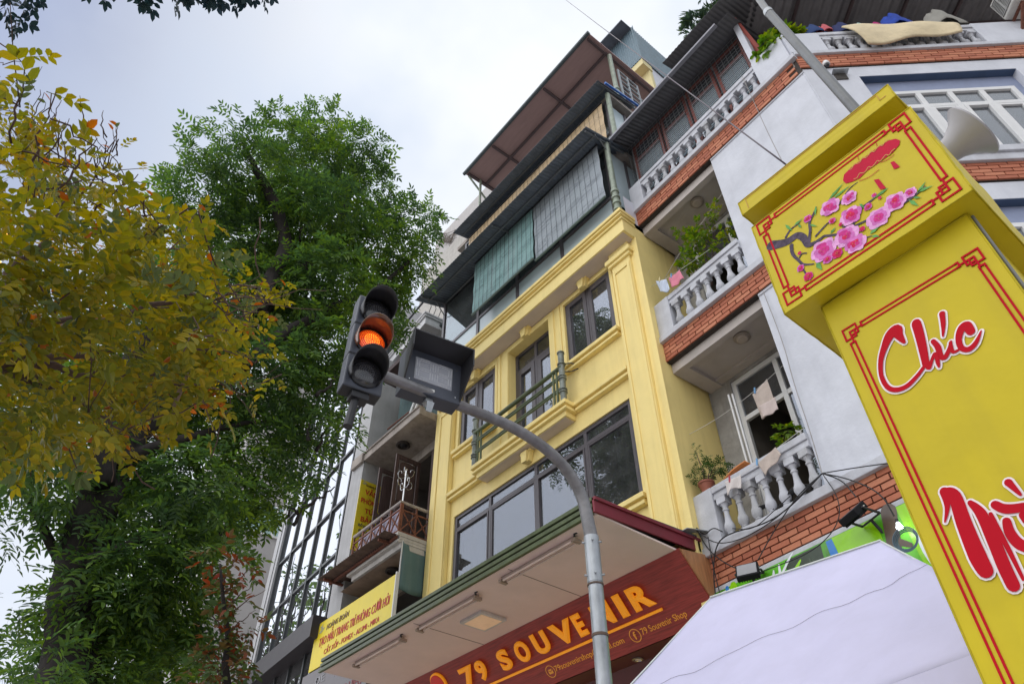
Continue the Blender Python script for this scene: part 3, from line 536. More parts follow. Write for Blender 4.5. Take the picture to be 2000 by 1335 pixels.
band(F2, .004, 5.2, 13.33, 5, -.0, lambda u: u < 4.2); band(F2, .004, 5.2, 9.88, 5, -.0, lambda u: 1.2 < u < 2.6)
vis = [b for b in bricks if b[0] == 0]; rest = [b for b in bricks if b[0] == 1] + vis[300:]
print('bricks', len(vis), len(rest))
for _, me, mw in vis[:300]: inst(me, 'brick', ch, mw)
q = MB()
for _, me, mw in rest: q.tf = mw; q.add([v.co.copy() for v in me.vertices], [tuple(p.vertices) for p in me.polygons])
q.build('bricks', BRICK[0], ch, kind='stuff')
# --- copings, ledges
def ledge(F, u0, u1, z0, z1, v0, v1=.1, m=None, name='coping', e=.01):
    q = MB(F); q.box(u0, u1, v0, v1, z0, z1); return q.build(name, m or STONE, ch, bevel=e)
for (z0, z1) in ((6.075, 6.20), (9.975, 10.10), (13.645, 13.76)): ledge(F1, -.02, UC + (.0 if z0 < 13 else .03), z0, z1, -.09)
for (z0, z1) in ((10.285, 10.40), (13.735, 13.84)): ledge(F2, .0, 5.2, z0, z1, -.07)
ledge(F1, 0, UC, 5.60, 5.668, -.03); ledge(F1, 1.9, UC, 9.52, 9.569, .0); ledge(F1, 1.9, UC, 13.2, 13.239, 0.0)
# --- balustrades
BAL = MB(); BAL.lathe([(.060, 0), (.060, .05), (.040, .055), (.052, .075), (.040, .09), (.058, .12), (.075, .17), (.070, .22), (.048, .28), (.036, .38), (.034, .44), (.046, .45), (.046, .475), (.034, .485), (.036, .51), (.056, .545), (.060, .56)], n=14)
BAL.box(-.072, .072, -.072, .072, .56, .66); bal_mes = [BAL.mesh('baluster', mm, smooth=True) for mm in (STONE, STONE2)]
def balustrade(F, u0, u1, zc, zt, n, v=.02, ped=True, skip=()):
    h = zt - zc - .24
    q = MB(F); q.box(u0, u1, v - .07, v + .09, zt - .10, zt); q.box(u0, u1, v - .045, v + .065, zt - .15, zt - .10); q.box(u0, u1, v - .06, v + .08, zt - .20, zt - .15); o = q.build('balustrade', STONE, ch, bevel=.008)
    for i in range(n):
        u = u0 + (u1 - u0) * (i + .5) / n
        inst(bal_mes[1 if rnd.random() < .35 else 0], 'baluster', o, F @ Matrix.Translation((u + rnd.uniform(-.006, .006), v + .01, zc)) @ Matrix.Rotation(rnd.uniform(-.12, .12), 4, 'Z') @ Matrix.Diagonal((1, 1, (zt - .2 - zc) / .66, 1)))
    return o
for (zc, zt) in ((6.20, 7.0), (10.10, 10.88)):
    q = f1(); q.box(0, .33, -.06, .12, zc, zt); q.build('pedestal', STONE, ch, bevel=.012); balustrade(F1, .33, 1.9, zc, zt, 7)
q = f1(); q.box(-.03, .30, -.06, .12, 13.76, 14.50); q.build('pedestal', STONE, ch, bevel=.012); balustrade(F1, .30, 3.32, 13.76, 14.50, 13)
q = f1(); q.box(3.32, 3.44, -.02, .14, 13.76, 16.3); q.box(3.32, UC - .035, -.06, .0, 13.76, 14.56); q.build('corner_pier', BLUEW, ch, bevel=.01)
q = f2(); q.box(-.03, .62, -.05, .05, 13.84, 14.56); q.build('roof_parapet', BLUEW, ch, bevel=.01); q = f2(); q.box(3.32, 5.2, -.05, .05, 13.84, 14.6); q.build('roof_parapet', BLUEW, ch, bevel=.01); balustrade(F2, .62, 3.32, 13.84, 14.56, 14)
# --- balcony recesses
SOF = mat('balcony_ceiling', (.50, .45, .42), .85, var=.1, scale=2, blotch=.35, dirt=(.3, .26, .23))
for (zs, zf) in ((5.6, None), (9.45, 6.2), (13.1, 10.1)):
    q = f1(); q.box(0, 1.9, .10, 1.0, zs + .02, zs + .4); q.box(0, 1.9, .1, .22, zs - .06, zs + .02); q.box(0, .25, .22, 1.0, zs - .06, zs + .02); q.box(.25, 1.9, .85, 1.0, zs - .03, zs + .02); q.build('balcony_slab', SOF, ch)
for k, (zf, zs) in enumerate(((6.0, 9.42), (9.9, 13.06))):
    hole = (.40, 1.86, zf + .35, 9.36 if k == 0 else 13.0); q = f1(); wall(q, -.05, 1.9, 1.0, zf, zs, [hole], .12)
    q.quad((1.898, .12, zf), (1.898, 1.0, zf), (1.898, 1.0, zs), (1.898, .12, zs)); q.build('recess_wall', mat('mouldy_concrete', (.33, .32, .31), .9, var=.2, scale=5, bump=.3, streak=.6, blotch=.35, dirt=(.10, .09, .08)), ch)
    window(ch, F1, hole[0], hole[1], hole[2], hole[3], 1.03, mx_=(1.26,), mz=(hole[3] - .78,), fw=.085, fm=PVC, pm=GLASSW, dep=.07, skip=((0, 0),))
    q = f1(); a, b, c, d = hole; q.quad((a, 2.6, c), (b, 2.6, c), (b, 2.6, d), (a, 2.6, d)); q.quad((a, 1.12, c), (a, 2.6, c), (a, 2.6, d), (a, 1.12, d)); q.quad((b, 1.12, c), (b, 1.12, d), (b, 2.6, d), (b, 2.6, c)); q.quad((a, 1.12, d), (b, 1.12, d), (b, 2.6, d), (a, 2.6, d)); q.build('room', mat('warm_dark_room', (.16, .14, .115), .9), ch)
for (u, v, z, lab) in ((1.20, .42, 9.47, 'round ceiling lamp above the middle balcony opening with the hanging towel'), (1.15, .42, 13.12, 'round ceiling lamp above the leafy upper balcony')):
    p = F1 @ Vector((u, v, z)); t = thing('ceiling_lamp', lab, 'lamp', p, 'round balcony ceiling lamps'); q = MB(); q.lathe([(.13, 0), (.135, -.03), (.10, -.05)], p, 24); q.build('base', mat('lamp_base', (.30, .25, .21), .6), t, smooth=True); q = MB(); q.lathe([(.098, -.045), (.08, -.075), (.03, -.085)], p, 24); q.build('shade', mat('lamp_shade', (.45, .38, .32), .5), t, smooth=True)
# --- top floor behind the grille
q = f1(); wall(q, 0, 3.32, .30, 13.76, 16.5, [(.06, 3.28, 14.3, 16.28)], .05); q.build('wall', GREYW, ch)
for i, (a, b) in enumerate(((.08, .90), (.96, 1.68), (1.74, 2.46), (2.52, 3.24))):
    o = window(ch, F1, a, b, 14.3, 16.26, .24, mz=(15.72,), fw=.06, fm=mat('red_brown_frame', (.22, .06, .045), .6), pm=glass('bright_pane', (.55, .62, .66), .2, .8, ior=1.7), dep=.06)
    q = f1(); n = 20
    for k in range(n): z = 14.38 + 1.28 * k / n; q.quad((a + .07, .215, z), (b - .07, .215, z), (b - .07, .235, z + .056), (a + .07, .235, z + .056))
    q.build('louvre_slats', mat('louvre_glass', (.78, .88, .94), .2, var=.05, spec=.8, trans=.3), o)
q = f1(); q.quad((0, 1.2, 14), (3.3, 1.2, 14), (3.3, 1.2, 16.2), (0, 1.2, 16.2)); q.build('room', mat('pale_room', (.30, .34, .42), .9), ch)
q = f1(); 
for u in np.arange(.02, 3.32, .115): q.tube([(u, .15, 14.5), (u, .15, 16.25)], .0045, 4)
for z in np.arange(14.6, 16.25, .115): q.tube([(0, .14, z), (3.32, .14, z)], .0045, 4)
q.build('window_grille', mat('grille_paint', (.20, .21, .22), .5, .3), ch, kind='stuff')
# roofs
ch_roof = corrugated(-.25, 3.5, -.42, 16.02, 1.6, 16.9, tf=F1).build('eave_sheet', SHEET, ch, thick=.006, smooth='all')
q = f1(); q.bar((-.25, -.45, 15.99), (3.2, -.45, 15.99), .08, .06); q.build('gutter', mat('zinc', (.20, .20, .23), .5, .2), ch_roof)
corrugated(1.9, 4.3, -.55, 16.45, 1.2, 16.95, tf=F1).build('roof_sheet', SHEET, ch, thick=.006, smooth='all')
rf = MB(F2 @ Matrix.Translation((0, 0, 0))); n = 90
rf.grid(lambda a, b: (-.55 + 7.2 * a, -.45 + 5.5 * b, 16.55 + .9 * b + .022 * math.sin(a * 7.2 / .2 * 6.283)), 260, 1); ro = rf.build('terrace_roof', mat('dark_roof_sheet', (.16, .155, .165), .6, .3, var=.15, streak=.3, dirt=(.07, .06, .06)), ch, thick=.006, smooth='all')
for b in (.9, 1.9, 2.9): q = f2(); q.bar((-.5, b, 16.56 + .16 * b), (6.4, b, 16.56 + .16 * b), .05, .08); q.build('purlin', BEAM, ro)
for u in (.9, 2.0, 3.1, 4.2): q = f2(); q.bar((u, -.5, 16.46), (u, 4.8, 17.35), .05, .07); q.build('rafter', BEAM, ro)
q = f2(); q.bar((-.15, .35, 13.9), (-.35, .45, 16.5), .05); q.bar((-.05, .5, 14.0), (-.35, .6, 16.5), .08); q.build('roof_strut', mat('red_oxide_post', (.30, .06, .045), .7), ro)

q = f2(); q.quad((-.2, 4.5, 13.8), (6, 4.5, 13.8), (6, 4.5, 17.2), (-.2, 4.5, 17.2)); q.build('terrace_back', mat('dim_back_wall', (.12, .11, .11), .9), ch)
q = f2(); q.box(-.05, 5.2, .05, 5.2, 13.5, 13.8); q.build('terrace_floor', CONC, ch); q = f1(); q.box(.0, 4.0, .1, 6, 13.5, 13.7); q.build('terrace_floor', CONC, ch)
q = f1(); q.box(-.0, 4.0, 6, 6.2, 0, 16); q.build('rear_wall', GREYW, ch)

# ================================================================== GREY NARROW HOUSE (between glass office and yellow shophouse)
gh = thing('narrow_house', 'old grey stained narrow house with dark wooden shutters and a rusty railed balcony', 'building', (-13.4, 7.5, 0))
HW = 7.85
q = MB(); wall(q, -15.0, XL - .01, HW, 0, 15.4, [(-14.3, -12.05, 9.15, 11.95), (-14.2, -12.0, 6.3, 8.6)], .1); q.build('wall', CONC, gh)
q = MB(); q.box(-15.03, -14.42, 6.98, HW + .1, 0, 15.9); q.build('wall', GREYW, gh)
q = MB(); q.box(-14.42, XL - .02, 6.96, HW, 12.22, 12.42); q.box(-14.46, XL - .02, 6.92, 7.1, 12.42, 12.46); q.build('slab', CONC, gh, bevel=.01)
q = MB(); q.box(-14.95, -14.42, 6.90, 7.0, 12.18, 12.46); q.build('slab', CONC, gh)
q = MB(); q.box(-13.95, XL - .02, 6.75, HW, 8.97, 9.06); q.box(-13.9, XL - .03, 6.80, HW, 8.90, 8.97); q.box(-13.95, XL - .03, 6.77, HW, 8.84, 8.90); q.box(-13.85, XL - .04, 6.85, HW, 8.72, 8.84); q.build('balcony_slab', mat('dirty_moulding', (.48, .46, .44), .8, var=.15, streak=.4, dirt=(.2, .18, .16)), gh, bevel=.008)
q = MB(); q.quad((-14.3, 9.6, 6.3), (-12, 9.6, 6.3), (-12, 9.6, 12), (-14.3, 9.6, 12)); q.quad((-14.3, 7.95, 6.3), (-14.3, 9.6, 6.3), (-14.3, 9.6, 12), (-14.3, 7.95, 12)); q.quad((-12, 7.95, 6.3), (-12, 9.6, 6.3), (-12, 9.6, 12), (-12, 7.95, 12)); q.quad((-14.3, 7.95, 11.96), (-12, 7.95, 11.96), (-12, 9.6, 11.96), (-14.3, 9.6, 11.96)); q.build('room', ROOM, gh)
def shutter(x, y0, y1, z0, z1, nm='shutter'):
    q = MB(); q.box(x - .02, x + .02, y0, y0 + .09, z0, z1); q.box(x - .02, x + .02, y1 - .09, y1, z0, z1); q.box(x - .019, x + .019, y0 + .09, y1 - .09, z1 - .12, z1); q.box(x - .019, x + .019, y0 + .09, y1 - .09, z0, z0 + .14); q.box(x - .019, x + .019, y0 + .09, y1 - .09, (z0 + z1) / 2 - .05, (z0 + z1) / 2 + .05)
    o = q.build(nm, WOODD, gh, bevel=.006)
    for (c, d) in ((z0 + .17, (z0 + z1) / 2 - .08), ((z0 + z1) / 2 + .08, z1 - .15)):
        q = MB(); n = 9; a, b = y0 + .12, y1 - .12; pts = [(x + .012, a, c), (x + .012, b, c)] + [(x + .012, (a + b) / 2 + (b - a) / 2 * math.cos(math.pi * i / n), d - .12 + .12 * math.sin(math.pi * i / n)) for i in range(n + 1)]
        q.extrude(pts, (-.024, 0, 0)); q.build('raised_panel', WOODD, o, bevel=.008)
    return o
shutter(-13.72, 7.08, 7.72, 9.1, 11.72); shutter(-12.98, 7.10, 7.80, 9.1, 11.74)
q = MB(); q.box(-12.55, -12.47, HW - .02, HW + .06, 9.1, 11.9); q.box(-12.1, -12.02, HW - .02, HW + .06, 9.1, 11.9)
for z in np.linspace(9.3, 11.7, 7): q.box(-12.47, -12.1, HW, HW + .04, z - .03, z + .03)
q.build('door_frame', WOODD, gh)
# rusty railing with crossed bars, front run and right return
RPT = mat('rusty_railing', (.20, .075, .045), .85, var=.45, scale=12, blotch=.4, dirt=(.30, .27, .25))
q = MB(); q.tube([(-13.92, 6.80, 9.80), (-11.95, 6.80, 9.80), (-11.95, 7.6, 9.80)], .038, 8); ra = q.build('railing', mat('worn_handrail', (.34, .30, .28), .7, var=.3, scale=9), gh, smooth=True)
def xbars(p0, p1, n):
    p0, p1 = Vector(p0), Vector(p1)
    for i in range(n + 1):
        a = p0.lerp(p1, i / n); q = MB(); q.bar(a + Vector((0, 0, 9.06)), a + Vector((0, 0, 9.78)), .034); q.build('upright', RPT, ra)
        if i < n:
            b = p0.lerp(p1, (i + 1) / n); q = MB(); q.bar(a + Vector((0, 0, 9.14)), b + Vector((0, 0, 9.60)), .024); q.bar(b + Vector((0, .012, 9.14)), a + Vector((0, .012, 9.60)), .024); q.build('cross_bars', RPT, ra)
    for z in (9.62, 9.12): q = MB(); q.bar(p0 + Vector((0, -.002, z)), p1 + Vector((0, -.002, z)), .03); q.build('rail', RPT, ra)
xbars((-13.9, 6.8, 0), (-11.95, 6.8, 0), 5); xbars((-11.95, 6.84, 0), (-11.95, 7.55, 0), 2)
q = MB(); q.box(-13.8, -12.0, 6.86, 6.87, 9.1, 9.74); q.build('privacy_sheet', mat('lilac_sheet', (.48, .45, .58), .7, var=.1), gh)
# corrugated awning below the balcony
ga = corrugated(-14.75, -11.9, 6.45, 8.98, 7.2, 9.02, pitch=.085, amp=.014); ga = ga.build('awning', mat('rusty_sheet', (.13, .085, .07), .85, .1, var=.35, scale=4, streak=.4, dirt=(.05, .04, .035)), gh, thick=.006, smooth='all')
q = MB(); q.bar((-14.7, 6.75, 8.94), (-11.9, 6.75, 8.94), .05); q.bar((-14.5, 6.5, 8.92), (-14.5, 7.8, 8.9), .05); q.bar((-12.2, 6.5, 8.92), (-12.2, 7.8, 8.9), .05); q.build('awning_frame', RUST, ga)
q = MB(); q.quad((-14.4, 6.9, 8.70), (-11.95, 6.9, 8.70), (-11.95, HW, 8.70), (-14.4, HW, 8.70)); q.build('lower_ceiling', mat('stained_ceiling', (.30, .22, .17), .9, var=.3, scale=3, blotch=.6, dirt=(.06, .045, .035)), gh)
for (x, y, z, lab) in ((-13.15, 7.35, 12.2, 'dark round ceiling fan hole lamp under the upper concrete slab above the wooden shutters'), (-12.75, 7.25, 8.68, 'dark round lamp in the stained ceiling under the rusty awning')):
    t = thing('round_lamp', lab, 'lamp', (x, y, z), 'dark round lamps of the grey house'); q = MB(); q.lathe([(.17, 0), (.18, -.03), (.14, -.05), (.12, -.02)], (x, y, z), 20); q.build('rim', mat('lamp_dark', (.03, .022, .02), .6), t, smooth=True); q = MB(); q.lathe([(.09, -.02), (.05, -.05)], (x, y, z), 14); q.build('bulb', BLACK, t, smooth=True)
# upper floor: corrugated screen, white pipes, balcony with scrolled rail
q = MB(); n = 60; q.grid(lambda a, b: (-14.35 + 2.4 * a, 7.75 + .012 * math.sin(a * 2.4 / .08 * 6.283), 12.46 + 2.6 * b), 180, 1); q.build('corrugated_screen', mat('blue_green_sheet', (.10, .16, .17), .6, .2, var=.2, streak=.3), gh, thick=.004)
q = MB(); q.bar((-13.9, 7.5, 12.46), (-12.4, 7.6, 14.6), .05); q.bar((-13.0, 7.5, 12.46), (-12.2, 7.5, 14.2), .05); q.bar((-14.2, 7.4, 13.3), (-12.1, 7.4, 13.2), .03); q.build('lean_bars', RUST, gh)
for k in range(2): q = MB(); q.tube([(-12.9 + .25 * k, 7.2, 12.5), (-12.75 + .25 * k, 7.35, 13.5)], .04, 8); q.build('white_pipe', PVC, gh, smooth=True)
q = MB(); q.box(-14.0, XL - .1, 6.85, HW, 14.6, 14.75); q.build('dark_eave', mat('dark_eave', (.05, .03, .03), .8), gh)
c0 = at(832, 613, 'y', 7.3); 
q = MB(FG @ Matrix.Translation((0, 0, 0))); U0 = (FG.inverted() @ c0)
fz = c0.z
q = MB(FG); q.box(-3.8, U0.x, U0.y, U0.y + 2.2, fz - .36, fz - .10); q.box(-3.8, U0.x + .05, U0.y - .05, U0.y + 2.2, fz - .10, fz - .03); q.box(-3.8, U0.x + .08, U0.y - .08, U0.y + 2.2, fz - .03, fz + .03); q.build('upper_balcony', mat('white_moulding', (.55, .55, .57), .75, streak=.2, dirt=(.3, .29, .28)), gh, bevel=.008)
q = MB(FG); q.box(-3.8, U0.x + .02, U0.y + 2.2, U0.y + 2.4, 15, fz + 4); q.box(U0.x - .5, U0.x + .02, U0.y + .9, U0.y + 2.2, 15, fz - .36); q.build('upper_wall', mat('beige_wall', (.44, .42, .39), .85, streak=.3, blotch=.2, dirt=(.2, .19, .17)), gh)
q = MB(FG); q.bar((-3.8, U0.y, fz + .75), (U0.x, U0.y, fz + .75), .05); q.bar((U0.x, U0.y, fz + .75), (U0.x, U0.y + 2.1, fz + .75), .05); hr = q.build('scroll_railing', BLACK, gh)
for i in range(26):
    a = Vector((-3.7 + i * .15, U0.y, 0)) if i < 26 else None
    if a.x > U0.x: break
    q = MB(FG); q.tube([(a.x, a.y, fz), (a.x, a.y - .03, fz + .12), (a.x, a.y - .13, fz + .25), (a.x, a.y - .06, fz + .42), (a.x, a.y, fz + .75)], .011, 5); q.build('scroll_bar', BLACK, hr)
for i in range(13):
    y = U0.y + .08 + i * .16; q = MB(FG); q.tube([(U0.x, y, fz), (U0.x + .03, y, fz + .12), (U0.x + .13, y, fz + .25), (U0.x + .06, y, fz + .42), (U0.x, y, fz + .75)], .011, 5); q.build('scroll_bar', BLACK, hr)
p = at(885, 621, 'x', c0.x + .1); q = MB(); q.tube([(c0.x - .1, c0.y + .5, fz - .2), (c0.x + .25, c0.y + .5, fz - .2), (c0.x + .35, c0.y + .5, fz - .28)], .05, 8); q.build('drain_spout', mat('dark_gutter', (.07, .09, .10), .5), gh, smooth=True)

# ---- its signs and things on the balcony
t = thing('shop_banner', 'long yellow banner sign with red Vietnamese lettering below the rusty awning', 'sign', (-13.5, 6.84, 7.6))
q = MB(); q.box(-15.15, -11.86, 6.83, 6.86, 7.15, 8.16); q.build('panel', SIGNY, t)
q = MB(); q.box(-11.858, -11.83, 6.80, 6.88, 7.1, 8.18); q.build('edge_trim', PVC, t)
def plane_y(x, z, y): return Matrix(((1, 0, 0, x), (0, 0, -1, y), (0, 1, 0, z), (0, 0, 0, 1)))
text('TẠO MẪU TRANG TRÍ PHÔNG CƯỚI HỎI', .26, plane_y(-14.86, 7.60, 6.826), TEXTRED, t, width=2.83, bold=1, slant=.1)
text('HOÀNG ĐOÀN', .17, plane_y(-14.62, 7.90, 6.826), mat('sign_brown', (.16, .07, .02), .5), t, width=.95, bold=1, slant=.1)
text('CẮT XỐP - FOMEX - ALUMI - MIKA', .155, plane_y(-14.55, 7.36, 6.826), TEXTRED, t, width=2.2, bold=1)
def doves(tf, s, parent):
    q = MB(tf)
    for (x, y, r) in ((0, 0, 0), (.55, .2, .5), (.2, .6, 1.2)):
        m = Matrix.Translation((x * s, y * s, .001 + .001 * r)) @ Matrix.Rotation(r, 4, 'Z')
        q.add([m @ Vector(v) * 1 for v in [(-.5 * s, 0, 0), (0, .14 * s, 0), (.4 * s, .05 * s, 0), (.5 * s, 0, 0), (.1 * s, -.13 * s, 0)]], [(4, 3, 2, 1, 0)]); q.add([m @ Vector(v) for v in [(-.1 * s, .08 * s, .0004), (.15 * s, .06 * s, .0004), (-.05 * s, .5 * s, .0004)]], [(0, 1, 2)])
    return q.build('dove_emblem', mat('emblem_grey', (.35, .36, .30), .5), parent)
doves(plane_y(-14.88, 7.93, 6.826), .17, t)
# sign standing edge-on from the wall, facing along the street
vx = -14.40
A = at(706, 935, 'x', vx); B = at(745, 947, 'x', vx); Cc = at(689, 1045, 'x', vx)
t = thing('hanging_sign', 'tall yellow sign reading down beside the shutters, set edge-on to the grey house front', 'sign', (vx, A.y, Cc.z))
y0, z1, z0 = A.y, A.z, Cc.z - .35; y1 = y0 + .62
q = MB(); q.box(vx - .02, vx, y0, y1, z0, z1); q.build('panel', SIGNY, t)
def plane_x(y, z): return Matrix(((0, 0, 1, vx + .003), (1, 0, 0, y), (0, 1, 0, z), (0, 0, 0, 1)))
hgt = z1 - Cc.z
for s, zf, sz, wd, m in (('VĂN', .24, .20, .36, TEXTRED), ('PHÒNG', .40, .19, .52, TEXTRED), ('TỨ', .56, .18, .24, TEXTRED), ('BẢO', .72, .19, .38, TEXTRED)): text(s, sz, plane_x(y0 + (.62 - wd) / 2 + .03, z1 - hgt * zf), m, t, width=wd, bold=1)
NAVY = mat('sign_navy', (.03, .05, .10), .5)
text('HOÀNG ĐOÀN', .07, plane_x(y0 + .16, z1 - hgt * .09), mat('sign_brown', (.16, .07, .02), .5), t, width=.42, bold=1)
for k, s in enumerate(('ĐỒ DÙNG TH', 'GIẤY ĐỒ', 'GIA CÔNG', 'MỰC')): text(s, .085, plane_x(y0 + .10 + .03 * k, z1 - hgt * (.81 + .085 * k)), NAVY, t, width=.5 - .07 * k, bold=1)
doves(plane_x(y0 + .08, z1 - .10), .10, t)
# teal board
t = thing('teal_board', 'faded teal board hung at the yellow pilaster edge above the green rails', 'board', (-11.88, 7.2, 7.9))
q = MB(); q.grid(lambda a, b: (-11.885 + .012 * math.sin(a * 5 + b * 2), 6.89 + .62 * a, 7.88 - .05 * math.sin(a * 3.1) * (1 - b) + 1.0 * b), 8, 8); q.build('sheet', mat('teal_board', (.085, .16, .165), .6, var=.12, scale=3, streak=.35, dirt=(.2, .26, .26)), t, thick=.012, smooth='all')
q = MB(); q.bar((-11.87, 6.885, 7.85), (-11.87, 6.885, 8.9), .02); q.build('edge_trim', PVC, t)
# coat rack on the balcony
bx, by = -12.35, 7.05; t = thing('coat_rack', 'chrome coat rack with curled hooks standing on the rusty balcony', 'coat rack', (bx, by, 9.06))
CHR = mat('chrome', (.6, .6, .6), .2, .9)
q = MB(); q.tube([(bx, by, 9.08), (bx + .02, by, 10.9)], .02, 8); q.lathe([(.02, 10.88), (.035, 10.91), (.0, 10.95)], (bx + .02, by, 0), 10); q.build('stem', CHR, t, smooth=True)
for k in range(8):
    an = k * .785; d = Vector((math.cos(an), math.sin(an), 0)); o_ = Vector((bx + .02, by, 10.72 if k % 2 else 10.45))
    q = MB(); q.tube([o_ + d * r_ + Vector((0, 0, h)) for r_, h in ((0, 0), (.10, -.04), (.17, .02), (.19, .12), (.15, .18), (.10, .15), (.10, .10))], .006, 6); q.build('hook', CHR, t, smooth=True)
for k in range(3): an = k * 2.09; q = MB(); q.tube([(bx, by, 9.2), (bx + .2 * math.cos(an), by + .2 * math.sin(an), 9.08)], .012, 6); q.build('foot', CHR, t, smooth=True)

# ================================================================== GLASS OFFICE BUILDING
go = thing('glass_office', 'glass fronted office building with dark mullions reflecting bare branches', 'building', mw=FG)
MUL = mat('dark_mullion', (.05, .055, .06), .4, .3)
MIRROR = glass('mirror_glass', (.12, .13, .14), .60, .3, (.86, .90, .97), 1.6)
xs = [-4.66, -3.72, -2.82, -1.91, -.98, -.05]; zs = [8.40 + 1.57 * k for k in range(7)]
q = MB(FG)
for x in xs: q.box(x - .035, x + .035, -.035, .06, 8.34, zs[-1])
for z in zs:
    for a, b in zip(xs, xs[1:]): q.box(a + .035, b - .035, -.03, .058, z - .035, z + .035)
fr = q.build('curtain_wall', MUL, go)
for a, b in zip(xs, xs[1:]):
    for c, d in zip(zs, zs[1:]):
        p = MB(FG); t1, t2 = rnd.uniform(-.006, .006), rnd.uniform(-.006, .006); p.quad((a + .03, .02 + t1, c + .03), (b - .03, .02 + t2, c + .03), (b - .03, .02 - t1, d - .03), (a + .03, .02 - t2, d - .03)); p.build('pane', MIRROR, fr)
q = MB(FG); q.box(-4.7, .0, .5, .6, 0, zs[-1]); q.build('inner_wall', mat('office_dark', (.05, .055, .06), .8), go)
q = MB(FG); q.box(-5.35, -4.70, -.06, 3, 0, 19); q.box(-4.70, .05, -.02, 3, zs[-1] + .035, 19); q.build('wall', mat('pale_cladding', (.46, .46, .48), .6, var=.06, streak=.15), go)
q = MB(FG); q.box(-4.98, -4.96, -.075, -.06, 0, 19); q.box(-4.74, -4.70, -.07, -.06, 8, 19); q.build('cladding_joint', MUL, go)
q = MB(FG); q.box(-4.75, .06, -.35, .3, 7.85, 8.335); q.build('fascia_beam', mat('dark_fascia', (.03, .025, .03), .5), go)
q = MB(FG)
for x in xs: q.box(x - .035, x + .035, -.02, .06, 4, 7.85)
lf = q.build('lower_frame', MUL, go)
for a, b in zip(xs, xs[1:]): p = MB(FG); p.quad((a + .035, .02, 4), (b - .035, .02, 4), (b - .035, .02, 7.85), (a + .035, .02, 7.85)); p.build('lower_pane', glass('dark_shop_glass', (.25, .25, .26), .12, .7, ior=1.8), lf)
t = thing('shopfront_poster', 'faint dark poster with red lettering behind the end of the canopy rails', 'poster', (-15.0, 6.7, 6.6))
pp = at(622, 1328, 'y', 6.75)
q = MB(); q.box(-15.2, -12.4, 6.75, 6.78, 5.6, 7.05); q.build('panel', mat('dark_poster', (.09, .075, .08), .3), t)
text('ĐỂ', .2, plane_y(pp.x - .15, 6.72, 6.748), mat('grey_print', (.3, .3, .32), .5), t, width=.42, bold=1); text('CẮT CHỮ - BẢNG HIỆU', .24, plane_y(-14.9, 6.25, 6.748), mat('dull_red_print', (.22, .02, .02), .5), t, width=2.3, bold=1)

# ================================================================== FAR BUILDINGS
t = thing('tower_block', 'plain pale grey tower with a strip of windows behind the red leaves', 'building', (-30, 12, 0))
zt_ = atp(FG, 531, 1048, 'x', -15.0).z
q = MB(FG); q.quad((-15.0, .1, 0), (-15.0, 9, 0), (-15.0, 9, zt_), (-15.0, .1, zt_)); q.quad((-15.0, .1, zt_ + 1.5), (-15.0, 9, zt_ + 1.5), (-15.0, 9, zt_ + 9), (-15.0, .1, zt_ + 9)); q.quad((-30, .1, 0), (-15.0, .1, 0), (-15.0, .1, zt_ + 9), (-30, .1, zt_ + 9)); q.build('wall', mat('tower_render', (.40, .385, .385), .85, var=.08, scale=1, streak=.2, blotch=.2, dirt=(.28, .27, .27)), t)
q = MB(FG); q.box(-15.1, -14.92, .1, 9, zt_ - .05, zt_ + .05); q.build('window_sill', PVC, t)
q = MB(FG)
for y in np.arange(.3, 9, 2.0): q.box(-15.12, -15.02, y - .05, y + .05, zt_ + .05, zt_ + 1.5)
fr = q.build('window_band', PVC, t)
for y in np.arange(.3, 7, 2.0): p = MB(FG); p.quad((-15.06, y + .05, zt_ + .05), (-15.06, y + 1.95, zt_ + .05), (-15.06, y + 1.95, zt_ + 1.5), (-15.06, y + .05, zt_ + 1.5)); p.build('pane', glass('teal_far_glass', (.2, .3, .3), .25, .7, (.6, .75, .75)), fr)
a = at(856, 465, 'y', 13); b = at(905, 493, 'y', 13); c_ = at(850, 513, 'y', 13)
t = thing('rooftop_block', 'grey concrete rooftop block showing above the lower awning behind the green tree', 'building', (a.x, 13, a.z))
q = MB(); q.box(a.x - .2, a.x + 9, 13, 18, c_.z, a.z); q.build('wall', mat('rooftop_concrete', (.46, .44, .43), .85, var=.08, streak=.25, dirt=(.25, .24, .23)), t)
q = MB(); q.box(a.x - .9, a.x + 9, 12.8, 18, 2, c_.z - .3); q.build('wall', mat('beige_wall', (.44, .42, .39), .85), t)
hr0 = thing('rooftop_hut', 'small cream rooftop hut with blue corrugated sides and a dark overhanging roof', 'building', (-5.5, 10.4, 22))
hy = 10.4
T_ = lambda px, py: at(px, py, 'y', hy)
A = T_(1229.5, 55); Bp = T_(1192, 96); Cw = T_(1247.7, 92.6); D_ = T_(1220, 119)
HX = Cw.x
q = MB(); q.quad((A.x - 1.6, hy - .5, A.z - .15), (A.x + .05, hy - .5, A.z - .15), (A.x + .05, hy + 4.6, A.z + .3), (A.x - 1.6, hy + 4.6, A.z + .3)); q.build('roof', AWN, hr0, thick=.05)
CRM = mat('cream_wall', (.62, .54, .28), .7, var=.06)
q = MB(); q.grid(lambda a, b: (HX - 1.4 + 1.4 * a, hy + .012 * math.sin(a * 100), Cw.z - .75 + (A.z - Cw.z + .7) * b), 120, 1); q.grid(lambda a, b: (HX + .012 * math.sin(a * 260), hy + 4.0 * a, Cw.z - .75 + (A.z - Cw.z + .35) * b), 320, 1); q.build('corrugated_side', mat('blue_sheet', (.13, .19, .23), .55, .2, var=.2), hr0)
